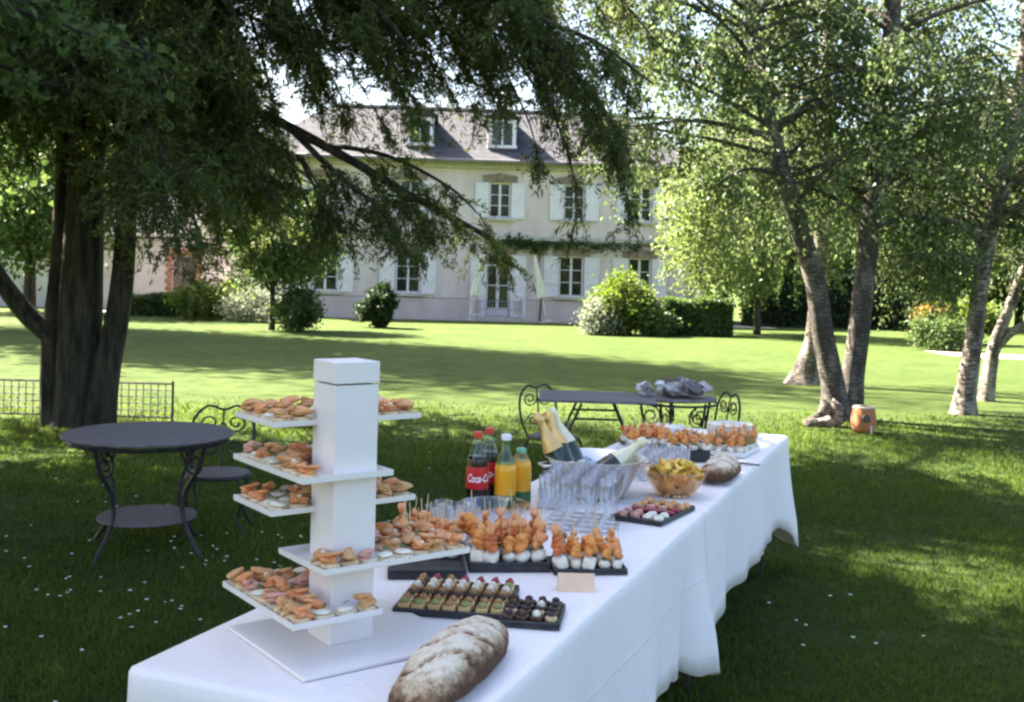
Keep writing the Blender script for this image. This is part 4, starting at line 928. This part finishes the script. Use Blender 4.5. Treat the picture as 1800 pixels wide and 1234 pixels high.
for li, (z, (a0, a1), (b0, b1)) in enumerate(LV):
    na, nb = max(2, int((a1-a0-.03)/.042)), max(2, int((b1-b0-.03)/.038))
    for i in range(na):
        for j in range(nb):
            a = a0+.030+(a1-a0-.060)*i/(na-1)+rr.uniform(-.004, .004); b_ = b0+.028+(b1-b0-.056)*j/(nb-1)+rr.uniform(-.004, .004)
            if -.027 < a < .137 and -.027 < b_ < .137: continue
            u = (i/(na-1)+(1-j/(nb-1)))/2
            pw = [('cream', .55 if (j > nb*.6 and i < na*.4) or (li in (1, 4) and i == na-1) else .30), ('salmon', .40), ('rillette', .28), ('ham', .08)]
            kind = rr.choices([p[0] for p in pw], [p[1] for p in pw])[0]
            loc = TC + AX*(a-PF) + AY*(b_-PF) + Vector((0, 0, z+.0035))
            t = thing('canape', '%s canape, %s tower shelf, %s row from front, %s from left' % (WORD[kind][1], SHN[li], ORDN[j], ORDN[i]), 'canape', loc, rr.uniform(0, 6.28), '%s canapes on the %s shelf' % (WORD[kind][0], SHN[li]))
            t.rotation_euler.x = rr.uniform(-.06, .06)
            obj('base', CM['toast' if kind in ('rillette', 'salmon') else 'bread'], None, t)
            tp = obj('topping', CM['%s%d' % (kind, rr.randrange(3))], None, t)
            q = rr.uniform(1.1, 1.5) if kind != 'cream' else rr.uniform(.8, 1.05); tp.scale = (q*1.05, q*1.05, q*.85)
            if kind == 'cream' or rr.random() < .5: obj('garnish', CM['herb' if kind == 'cream' else rr.choice(['dot', 'herb', 'dot'])], None, t)

# ------------------------------------------------------------------ skewers on slate trays
SK = {}
def skm(k, mb, mat, sm=True): me = mb.mesh(k, sm); me.materials.append(MATS[mat]); SK[k] = me
for i in range(6):
    g = random.Random(900+i); mb = MB()
    for q in range(4): mb.blob((g.uniform(-.006, .006), g.uniform(-.006, .006), .045+.008*q), (g.uniform(.015, .021), g.uniform(.010, .015), g.uniform(.009, .013)), 50+i*5+q, .09, 2, (g.uniform(-.6, .6), g.uniform(-.6, .6), g.uniform(0, 3.1)), 3.2)
    skm('melon%d' % i, mb, ['melon', 'melon', 'tomato', 'salmon', 'melon', 'caramel'][i])
    mb = MB()
    if i % 2: mb.box((0, 0, .017), (.032, .030, .030), (.08*i, .05*i, .3*i), .006, 2)
    else: mb.blob((0, 0, .017), (.020, .018, .017), i+60, .05, 3, (.4, .3, i), 2.6)
    skm('cheese%d' % i, mb, 'cheese')
    mb = MB(); mb.blob((.004, 0, .090), (.011, .010, .014), i+70, .09, 3, (.3, 0, i), 3); skm('curl%d' % i, mb, 'salmon')
mb = MB(); mb.tube([(0, 0, .01), (0, 0, .135)], [.0013, .0013], 5); skm('pick', mb, 'stick')
mb = MB(); mb.blob((0, 0, .036), (.016, .015, .005), 3, .2, 1); skm('leaf', mb, 'leafy')
def tray(name, label, s, w, ls, lw, rz, mat='slate_tray', h=.008, group=None, z=TZ+.0025):
    t = thing(name, label, 'tray', T(s, w, z), TA+rz, group)
    mb = MB(); mb.box((0, 0, h/2), (ls, lw, h), None, .002); mb.build('board', mat, t)
    mb = MB()
    for sx in (-1, 1): mb.box((sx*(ls/2-.004), 0, h+.004), (.008, lw-.002, .009), None, .002, 1)
    for sy in (-1, 1): mb.box((0, sy*(lw/2-.004), h+.004), (ls-.018, .008, .009), None, .002, 1)
    mb.build('raised_edge', mat, t)
    return t, h+z
def skewers(label, group, s, w, ls, lw, rz, ns, nw, z, seed, curl=.0, sc=1.):
    rr = random.Random(seed); ca, sa = math.cos(rz), math.sin(rz)
    for i in range(ns):
        for j in range(nw):
            x = (-ls/2+.026+(ls-.052)*(i/(ns-1) if ns > 1 else .5))+rr.uniform(-.008, .008); y = (-lw/2+.026+(lw-.052)*(j/(nw-1) if nw > 1 else .5))+rr.uniform(-.008, .008)
            t = thing('skewer', '%s, %s row, %s from the left' % (label, 'front' if i == 0 else ORDN[i], ORDN[nw-1-j]), 'skewer', T(s+x*ca-y*sa, w+x*sa+y*ca, z-.0005), rr.uniform(0, 6.28), group); t.rotation_euler.x = rr.uniform(-.17, .17); t.rotation_euler.y = rr.uniform(-.17, .17); q = sc*rr.uniform(.85, 1.12); t.scale = (q, q*rr.uniform(.9, 1.1), q*rr.uniform(.88, 1.12))
            obj('cheese', SK['cheese%d' % rr.randrange(6)], None, t); obj('melon_ball', SK['melon%d' % rr.choice([0, 1, 2, 3, 4, 0, 1, 5])], None, t); obj('pick', SK['pick'], None, t)
            if rr.random() < .5: obj('leaf', SK['leaf'], None, t)
            if rr.random() < curl: obj('curl', SK['curl%d' % rr.randrange(4)], None, t)
R90 = 0
t, z = tray('slate_tray', 'long slate tray reaching from the tower to the back of the buffet', 1.04, .585, .36, .22, R(28), 'slate_tray', .018, 'slate trays of skewers'); skewers('melon skewer on the long tray behind the tower', 'melon skewers behind the tower', 1.10, .615, .22, .215, R(28), 5, 5, z, 1, .35, 1.05)
t, z = tray('slate_tray', 'large black slate tray of tall melon skewers in the middle of the buffet', 1.15, .375, .22, .235, R(28), 'slate_tray', .018, 'slate trays of skewers'); skewers('melon skewer on the big middle slate tray', 'melon skewers on the middle tray', 1.15, .375, .215, .235, R(28), 5, 5, z, 2, .6, 1.15)
t, z = tray('slate_tray', 'small black slate tray of melon skewers at the table edge by the peach card', 1.20, .14, .15, .215, R(28), group='slate trays of skewers'); skewers('melon skewer on the small slate tray at the edge', 'melon skewers on the edge tray', 1.20, .14, .15, .215, R(28), 3, 5, z, 3, .35, 1.05)
t, z = tray('slate_tray', 'deep black tray of melon skewers behind the crisp bowl', 3.29, .33, .20, .19, R(28), 'slate_tray', .045, 'slate trays of skewers'); skewers('melon skewer on the deep black tray', 'melon skewers on the deep tray', 3.29, .33, .20, .19, R(28), 4, 4, z, 4, .2)
t, z = tray('slate_tray', 'black tray of melon skewers at the far left of the buffet', 3.60, .62, .20, .22, R(28), group='slate trays of skewers'); skewers('melon skewer on the far left tray', 'melon skewers on the far left tray', 3.60, .62, .20, .22, R(28), 4, 5, z, 5, .5)
t, z = tray('white_tray', 'white tray of orange melon skewers by the plate stack', 3.62, .165, .34, .20, R(-4), 'porcelain', .012); skewers('melon skewer on the white tray by the plates', 'melon skewers on the white tray', 3.62, .165, .34, .20, R(-4), 6, 4, z, 6, .3)
# peach paper card, folded like a tent
t = thing('paper_card', 'folded peach paper card before the small slate tray', 'card', T(.985, .10), TA+R(22))
mb = MB(); mb.box((-.0135, 0, .022), (.0015, .100, .050), (0, R(28), 0)); mb.build('front_leaf', 'paper_peach', t)
mb = MB(); mb.box((.014, 0, .022), (.0015, .100, .050), (0, R(-28), 0)); mb.build('back_leaf', 'paper_peach', t)

# ------------------------------------------------------------------ sweets
SW = {}
def swm(k, mb, mat, sm=True): me = mb.mesh(k, sm); me.materials.append(MATS[mat]); SW[k] = me
mb = MB(); mb.box((0, 0, .009), (.030, .030, .018), None, .004); swm('sponge', mb, 'sponge', False)
mb = MB(); mb.box((0, 0, .009), (.030, .030, .018), None, .004); swm('choco_sq', mb, 'choco', False)
mb = MB(); mb.box((0, 0, .009), (.030, .030, .018), None, .004); swm('caramel_sq', mb, 'caramel', False)
mb = MB(); mb.lathe([(0, 0), (.011, 0), (.0145, .010), (.0150, .016), (.012, .018), (0, .0175)], 12); swm('tart', mb, 'toast')
for k, mat in (('rasp', 'raspberry'), ('cr', 'cream'), ('ch', 'choco'), ('ca', 'caramel'), ('pi', 'pistachio'), ('bb', 'blackberry')):
    mb = MB(); mb.blob((0, 0, .022), (.011, .011, .009), hash(k[0]+k[1]) % 7 if False else len(k)*3+ord(k[0]) % 5, .1, 2, (0, 0, 0), 4); swm(k, mb, mat)
mb = MB()
for k in range(7):
    a = k*.9; mb.blob((.006*math.cos(a)*(k > 0), .006*math.sin(a)*(k > 0), .024+.003*(k == 0)), (.0045,)*3, k, .05, 1)
swm('berry', mb, 'blackberry')
def sweets(label, group, s, w, rz, x, y, z, base, top, rot):
    ca, sa = math.cos(rz), math.sin(rz)
    t = thing('petit_four', label, 'cake', T(s+x*ca-y*sa, w+x*sa+y*ca, z), rot, group); obj('base', SW[base], None, t); obj('topping', SW[top], None, t)
S1 = (.73, .335, R(14)); t, z = tray('slate_tray', 'slate tray of mixed petits fours behind the floured loaf', S1[0], S1[1], .27, .285, S1[2], group='slate trays of cakes')
ROW = [('tart', 'rasp', 'raspberry-red tartlet'), ('sponge', 'cr', 'cream-topped sponge square'), ('caramel_sq', 'cr', 'caramel square with a cream blob'), ('sponge', 'ca', 'golden sponge with caramel'), ('choco_sq', 'ca', 'chocolate square with caramel'), ('sponge', 'pi', 'green pistachio sponge'), ('caramel_sq', 'ch', 'caramel square with chocolate')]
rr = random.Random(3); ORD = [5, 3, 6, 4, 2, 1, 0]
for i in range(7):
    for j in range(7):
        bs, tp, wd_ = ROW[ORD[i] if rr.random() < .8 else rr.randrange(7)]
        sweets('%s, mixed cake tray, %s row, %s from the left' % (wd_, 'front' if i == 0 else ORDN[i], ORDN[6-j]), wd_+'s', *S1, -.112+.0373*i+rr.uniform(-.002, .002), -.118+.0393*j+rr.uniform(-.002, .002), z-.0005, bs, tp, TA+S1[2]+rr.uniform(-.15, .15))
S2 = (.695, .115, R(14)); t, z = tray('slate_tray', 'small slate tray of dark berry cakes beside the floured loaf', S2[0], S2[1], .17, .15, S2[2], group='slate trays of cakes')
for i in range(4):
    for j in range(4):
        sweets('dark berry cake on the small slate tray, %s row, %s from the left' % ('front' if i == 0 else ORDN[i], ORDN[3-j]), 'dark berry cakes', *S2, -.06+.04*i+rr.uniform(-.002, .002), -.051+.034*j+rr.uniform(-.002, .002), z-.0005, 'choco_sq' if rr.random() < .75 else 'tart', rr.choice(['berry', 'berry', 'ch', 'cr']), TA+rr.uniform(-.2, .2))

# ------------------------------------------------------------------ loaves
def loaf(label, s, w, rz, ln, wd_, h, seed):
    t = thing('bread_loaf', label, 'bread', T(s, w, TZ+.002), TA+rz, 'floured loaves'); g = random.Random(seed)
    bm = bmesh.new(); bmesh.ops.create_icosphere(bm, subdivisions=5, radius=1); ph = [g.uniform(0, 6.28) for _ in range(8)]
    fl = []
    for v in bm.verts:
        p = v.co.copy(); ex = 2.6
        n_ = (abs(p.x)**ex+abs(p.y)**ex)**(1/ex) if abs(p.x)+abs(p.y) > 1e-6 else 1
        hr = math.hypot(p.x, p.y); k = hr/n_ if n_ > 1e-6 else 1
        x, y, z_ = p.x*k, p.y*k, p.z
        q = 1+.03*math.sin(5*x+ph[0])+.03*math.sin(6*y+ph[1]+2*x)+.02*math.sin(13*x+ph[2]+y*3)+.012*math.sin(23*y+ph[3]+9*x)
        x *= q; y *= q*(1-.10*x); zz = (z_ if z_ > 0 else z_*.35)
        cut = 0
        if z_ > .2:
            for c in (-.55, -.12, .32, .72):
                dd = abs(x-c+.35*y+.05*math.sin(6*y)); cut = max(cut, max(0, 1-dd/.05))
        zz *= (1+.04*math.sin(4*x+ph[4])+.03*math.sin(9*y+ph[5]+3*x)+.015*math.sin(31*x+ph[6])*math.sin(27*y)); zz -= .10*cut
        v.co = Vector((x*ln/2, y*wd_/2, (zz+.35)*h/1.35)); fl.append(max(-.5, min(.34, z_*.95-.38+.12*math.sin(3*x+ph[7])))-.5*cut)
    me = bpy.data.meshes.new('crust'); bm.to_mesh(me); bm.free(); me.polygons.foreach_set('use_smooth', [True]*len(me.polygons))
    at = me.attributes.new('flour', 'FLOAT', 'POINT'); at.data.foreach_set('value', fl)
    obj('crust', me, 'bread', t)
loaf('big floured rustic loaf at the near corner of the buffet', .252, .116, R(4), .49, .152, .100, 1)
loaf('smaller floured loaf behind the crisp bowl', 2.87, .075, R(2), .40, .15, .10, 2)

# ------------------------------------------------------------------ bottles
def bottle(label, s, w, kind, rz, group, z=TZ+.002, sc=1.):
    t = thing('soda_bottle' if kind == 'cola' else 'juice_bottle', label, 'bottle', T(s, w, z), rz, group); t.scale = (sc,)*3
    if kind == 'cola':
        pr = [(0, .004), (.030, 0), (.038, .008), (.0395, .03), (.0385, .06), (.0395, .10), (.0395, .165), (.036, .195), (.026, .225), (.0155, .250), (.0125, .262), (.0125, .275), (0, .275)]
        mb = MB(); mb.lathe([(.0362, .194), (.036, .195), (.026, .225), (.0155, .250), (.0125, .262), (.0125, .275)], 28); mb.build('neck', 'pet', t, True)
        mb = MB(); mb.lathe([q for q in pr if q[1] < .2]+[(.0345, .204), (0, .204)], 28); mb.build('drink', 'cola', t, True)
        mb = MB(); mb.lathe([(.0400, .092), (.0402, .093), (.0402, .169), (.0400, .170)], 40); lb = mb.build('label_band', 'label_red', t, True)
        mb = MB(); mb.lathe([(.0165, .270), (.0168, .272), (.0168, .288), (.0155, .291), (0, .291)], 20); mb.build('cap', 'cap_red', t, True, 40)
        # white script wrapped round the label
        for a0 in (0, math.pi):
            cu = bpy.data.curves.new('lettering', 'FONT'); cu.body = 'Coca-Cola'; cu.size = .040; cu.align_x = 'CENTER'; cu.shear = .3; cu.resolution_u = 2; cu.offset = .0010
            tmp = bpy.data.objects.new('lettering', cu); me = bpy.data.meshes.new_from_object(tmp); bpy.data.objects.remove(tmp)
            bm = bmesh.new(); bm.from_mesh(me); bmesh.ops.triangulate(bm, faces=bm.faces)
            for _ in range(2): bmesh.ops.subdivide_edges(bm, edges=[e for e in bm.edges if abs(e.verts[0].co.x-e.verts[1].co.x) > .006], cuts=1)
            for v in bm.verts:
                a = v.co.x*.62/.0405; v.co = Vector((.0405*math.cos(a+a0), .0405*math.sin(a+a0), .117+v.co.y))
            bm.to_mesh(me); bm.free(); obj('lettering', me, 'label_white', lb)
    else:
        pr = [(0, .004), (.030, 0), (.036, .008), (.037, .03), (.037, .14), (.034, .165), (.022, .195), (.014, .215), (.0135, .25), (0, .25)] if kind == 'tall' else [(0, .004), (.030, 0), (.036, .008), (.037, .03), (.037, .145), (.033, .165), (.022, .185), (.017, .195), (0, .195)]
        mb = MB(); mb.lathe([q for q in pr if q[1] > .15 and q[0] > 0], 28); mb.build('neck', 'green_glass' if kind == 'tall' else 'pet', t, True)
        mb = MB(); mb.lathe([q for q in pr if q[1] < .166]+[(.030, .168), (0, .168)], 28); mb.build('drink', 'juice', t, True)
        mb = MB(); mb.lathe([(.0374, .022), (.0376, .023), (.0376, .062), (.0374, .063)], 32); mb.build('label_band', 'label_green', t, True)
        mb = MB(); h0 = .246 if kind == 'tall' else .190; mb.lathe([(.0175, h0), (.0178, h0+.002), (.0178, h0+.016), (.016, h0+.019), (0, h0+.019)], 20); mb.build('cap', 'cap_green' if kind != 'tall' else 'label_white', t, True, 40)
FACE = TA-R(150)
bottle('red-labelled cola bottle, the nearer of the pair', 1.715, .722, 'cola', R(-70), 'cola bottles')
bottle('red-labelled cola bottle, the farther of the pair', 1.83, .727, 'cola', R(-70), 'cola bottles')
bottle('orange juice bottle with a slim pale green neck', 1.775, .638, 'tall', 0, 'juice bottles', sc=1.06)
bottle('short orange juice bottle with a green cap', 1.875, .618, 'short', 0, 'juice bottles', sc=1.05)

# ------------------------------------------------------------------ steel basin with champagne
BS = (2.24, .45)
t = thing('ice_basin', 'wide steel ice basin holding champagne bottles', 'basin', T(*BS, TZ+.002), 0); t.scale = (1, 1, .92)
mb = MB(); mb.lathe([(0, 0), (.11, 0), (.125, .01), (.165, .10), (.188, .155), (.198, .160), (.198, .165), (.186, .163), (.16, .10), (.12, .016), (0, .012)], 48); mb.build('bowl', 'steel', t, True, 60)
for a in (20, 200):
    mb = MB(); mb.tube([(.19*math.cos(R(a-12)), .19*math.sin(R(a-12)), .14), (.225*math.cos(R(a-8)), .225*math.sin(R(a-8)), .135), (.225*math.cos(R(a+8)), .225*math.sin(R(a+8)), .135), (.19*math.cos(R(a+12)), .19*math.sin(R(a+12)), .14)], .006, 6); mb.build('handle', 'steel', t, True)
def champ(label, foot, tilt, az, foil):
    t = thing('champagne_bottle', label, 'bottle', T(*foot), 0, 'champagne bottles in the basin')
    t.rotation_euler = Matrix.Rotation(az, 3, 'Z').to_euler(); t.rotation_euler = (Matrix.Rotation(az, 3, 'Z') @ Matrix.Rotation(tilt, 3, 'Y')).to_euler()
    mb = MB(); mb.lathe([(0, 0), (.040, 0), (.044, .006), (.044, .14), (.040, .17), (.026, .215), (.017, .245), (.0155, .29), (0, .29)], 24); mb.build('body', 'bottle_green', t, True)
    mb = MB(); mb.lathe([(.0425, .166), (.0385, .183), (.0280, .217), (.0188, .247), (.0170, .285), (.0205, .288), (.0205, .300), (.017, .318), (.010, .324), (0, .325)], 24); mb.build('foil', foil, t, True)
    mb = MB(); mb.lathe([(.0444, .03), (.0446, .031), (.0446, .085), (.0444, .086)], 24); mb.build('label_band', 'cream_foil', t, True)
champ('gold-necked champagne bottle leaning out over the juice bottles', (2.20, .53, TZ+.025), R(27), R(170), 'gold_foil')
champ('champagne bottle with cream and gold neck, the tallest in the basin', (2.28, .51, TZ+.035), R(28), R(150), 'cream_foil')
champ('gold-foiled champagne bottle tilting towards the far end of the basin', (2.16, .52, TZ+.04), R(34), R(120), 'gold_foil')
champ('champagne bottle with pale foil lying across the basin rim', (2.13, .46, TZ+.05), R(58), R(25), 'cream_foil')
rr = random.Random(8)
for k in range(26):
    a = rr.uniform(0, 6.28); q = .12*math.sqrt(rr.random()); mb = MB(); mb.box((0, 0, 0), (.032, .030, .028), None, .005)
    o = mb.build('ice_cube', 'ice'); o.location = T(BS[0]+q*math.cos(a), BS[1]+q*math.sin(a), TZ+.085+rr.uniform(0, .04)); o.rotation_euler = (rr.uniform(0, 3), rr.uniform(0, 3), rr.uniform(0, 3)); tag(o, 'clear ice cube heaped in the steel basin', 'ice', 'ice cubes in the basin')

# ------------------------------------------------------------------ glasses
mb = MB(); mb.lathe([(0, .003), (.026, .001), (.0275, .004), (.010, .008), (.0045, .014), (.004, .055), (.008, .068), (.019, .10), (.0245, .15), (.0255, .178), (.0248, .178), (.0236, .15), (.0180, .10), (.006, .070), (0, .068)], 20); FL = mb.mesh('flute', True); FL.materials.append(MATS['clear_plastic'])
mb = MB(); mb.lathe([(0, 0), (.024, 0), (.0250, .002), (.0335, .085), (.0345, .088), (.0330, .088), (.0238, .004), (0, .0035)], 22); CP = mb.mesh('tumbler', True); CP.materials.append(MATS['clear_plastic'])
def glasses(me, nm, label, group, s, w, ns, nw, ds, dw, rz, seed):
    rr = random.Random(seed); ca, sa = math.cos(rz), math.sin(rz)
    for i in range(ns):
        for j in range(nw):
            x, y = (i-(ns-1)/2)*ds+rr.uniform(-.004, .004), (j-(nw-1)/2)*dw+rr.uniform(-.004, .004)
            o = obj(nm, me); o.location = T(s+x*ca-y*sa, w+x*sa+y*ca, TZ+.0025); o.rotation_euler = (0, 0, rr.uniform(0, 6)); tag(o, '%s, %s row, %s from the left' % (label, 'front' if i == 0 else ORDN[i], ORDN[nw-1-j]), 'glass', group)
glasses(FL, 'champagne_flute', 'clear champagne flute in the cluster before the steel basin', 'champagne flutes before the basin', 1.77, .34, 5, 4, .068, .068, R(8), 1)
glasses(CP, 'clear_tumbler', 'clear plastic tumbler in rows beyond the steel basin', 'tumblers beyond the basin', 2.86, .40, 6, 4, .078, .078, 0, 2)
glasses(CP, 'clear_tumbler', 'clear plastic tumbler between tower skewers and cola', 'tumblers before the cola', 1.43, .69, 2, 2, .078, .078, 0, 3)
mb = MB(); mb.lathe([(0, 0), (.065, 0), (.07, .003), (.105, .06), (.118, .075), (.121, .078), (.116, .078), (.102, .062), (.066, .006), (0, .004)], 36); o = mb.build('salad_bowl', 'clear_plastic', None, True); o.location = T(1.56, .59, TZ+.0025); tag(o, 'clear plastic bowl between the middle tray and the cola bottles', 'bowl')

# ------------------------------------------------------------------ crisps
CB = (2.40, .165)
mb = MB(); mb.lathe([(0, 0), (.060, 0), (.066, .004), (.095, .045), (.118, .090), (.124, .102), (.120, .102), (.114, .090), (.091, .046), (.062, .008), (0, .006)], 40); o = mb.build('crisp_bowl', 'amber_plastic', None, True); o.location = T(*CB, TZ+.0025); o.scale = (1.08, 1.08, 1.0); tag(o, 'translucent orange bowl heaped with crisps', 'bowl')
def crispmesh(seed, mat):
    g = random.Random(seed); mb = MB(); n_ = 12; ph = g.uniform(0, 6); cv = g.uniform(.006, .011); up = []; dn = []
    c0 = mb.bm.verts.new((0, 0, .001)); c1 = mb.bm.verts.new((0, 0, -.001))
    for k in range(n_):
        a = 2*math.pi*k/n_; r = .023*(1+.12*math.sin(3*a+ph)); z_ = cv*math.cos(2*a)*1.0+.003*math.sin(3*a+ph)
        up.append(mb.bm.verts.new((r*math.cos(a), r*.8*math.sin(a), z_+.0008))); dn.append(mb.bm.verts.new((r*math.cos(a), r*.8*math.sin(a), z_-.0008)))
    for k in range(n_):
        k2 = (k+1) % n_; mb.bm.faces.new((c0, up[k], up[k2])); mb.bm.faces.new((c1, dn[k2], dn[k])); mb.bm.faces.new((up[k], dn[k], dn[k2], up[k2]))
    me = mb.mesh('crisp', True); me.materials.append(MATS[mat]); return me
CR = [crispmesh(1, 'crisp'), crispmesh(2, 'crisp_pale'), crispmesh(3, 'crisp_pale'), crispmesh(4, 'crisp')]
rr = random.Random(6)
for k in range(190):
    z_ = rr.uniform(.014, .108); rm = np.interp(z_, [.014, .05, .09, .108], [.050, .080, .100, .080]); a = rr.uniform(0, 6.28); q = rm*math.sqrt(rr.uniform(.05, 1))
    o = obj('potato_crisp', CR[k % 4]); o.location = T(CB[0]+q*math.cos(a), CB[1]+q*math.sin(a), TZ+.003+z_+.022*(1-(q/.085)**2)*(z_ > .08)); o.rotation_euler = (rr.uniform(-.9, .9), rr.uniform(-.9, .9), rr.uniform(0, 6)); tag(o, 'curled golden crisp in the orange bowl', 'crisp', 'crisps in the orange bowl')

# ------------------------------------------------------------------ charcuterie tray
S3 = (2.00, .145, R(-8)); t, z = tray('slate_tray', 'black slate tray of cold meats in front of the crisp bowl', S3[0], S3[1], .33, .19, S3[2]); rr = random.Random(9)
KD = [('ham', 'ham', 'folded slice of pink ham'), ('rillette', 'rillette', 'folded slice of brown sausage'), ('cream', 'cream', 'pale cheese wedge'), ('tomato', 'raspberry', 'dark red cured meat roll')]
SL = {}
for i, (k, mat, _) in enumerate(KD):
    mb = MB(); mb.blob((0, 0, .012), (.026, .017, .012), 80+i, .08, 3, (0, .2, 0), 3.4); me = mb.mesh('slice', True); me.materials.append(MATS[mat]); SL[i] = me
for i in range(6):
    for j in range(4):
        k = 0 if i < 2 and j > 1 else (2 if i < 2 else (3 if i == 2 else (1 if i > 3 else rr.randrange(4))))
        x, y = -.135+.054*i+rr.uniform(-.006, .006), -.070+.046*j+rr.uniform(-.005, .005); ca, sa = math.cos(S3[2]), math.sin(S3[2])
        o = obj('meat_slice' if k != 2 else 'cheese_wedge', SL[k]); o.location = T(S3[0]+x*ca-y*sa, S3[1]+x*sa+y*ca, z-.0015); o.rotation_euler = (0, 0, TA+rr.uniform(-.5, .5)); tag(o, '%s on the cold meat tray, %s row, %s from the left' % (KD[k][2], 'front' if i == 0 else ORDN[i], ORDN[3-j]), 'food', KD[k][2]+'s on the meat tray')

# ------------------------------------------------------------------ plates, napkins, knife
mb = MB(); mb.lathe([(0, 0), (.07, 0), (.075, .003), (.118, .012), (.125, .015), (.124, .017), (.116, .0145), (.073, .0055), (0, .0045)], 40); PL = mb.mesh('plate', True); PL.materials.append(MATS['porcelain'])
for k in range(9):
    o = obj('dinner_plate', PL); o.location = T(4.20, .29, TZ+k*.0062); o.rotation_euler = (0, 0, k); tag(o, 'white plate in the far end stack, %s from the bottom' % ORDN[k] if 0 < k < 8 else ('white plate at the %s of the far end stack' % ('bottom' if k == 0 else 'top')), 'plate', 'stacked white plates')
def napkins(label, s, w, size, n_, rz):
    t = thing('napkin_stack', label, 'napkins', T(s, w), TA+rz); g = random.Random(n_)
    mb = MB(); mb.box((0, 0, .0026), (size, size, .005), None, .0015, 1); me = mb.mesh('napkin'); me.materials.append(MATS['paper_white'])
    for k in range(n_): o = obj('napkin', me, None, t); o.location = (g.uniform(-.003, .003), g.uniform(-.003, .003), .0015+k*.0052); o.rotation_euler = (0, 0, g.uniform(-.05, .05))
napkins('stack of white paper napkins beside the juice bottles', 1.95, .525, .085, 15, R(10))
napkins('stack of pale lilac-white napkins at the far end beside the plates', 4.08, .62, .17, 8, R(-5))
t = thing('table_knife', 'steel knife lying at the table edge beyond the smaller loaf', 'knife', T(3.28, .07), TA+R(80))
mb = MB(); mb.box((.055, 0, .003), (.11, .016, .002), None, .0008, 1); mb.build('blade', 'steel', t)
mb = MB(); mb.box((-.05, 0, .0045), (.10, .014, .007), None, .003); mb.build('handle', 'dark_wood', t)
# every object that stands for itself in a loop shares its mesh with its neighbours
bpy.context.view_layer.update()
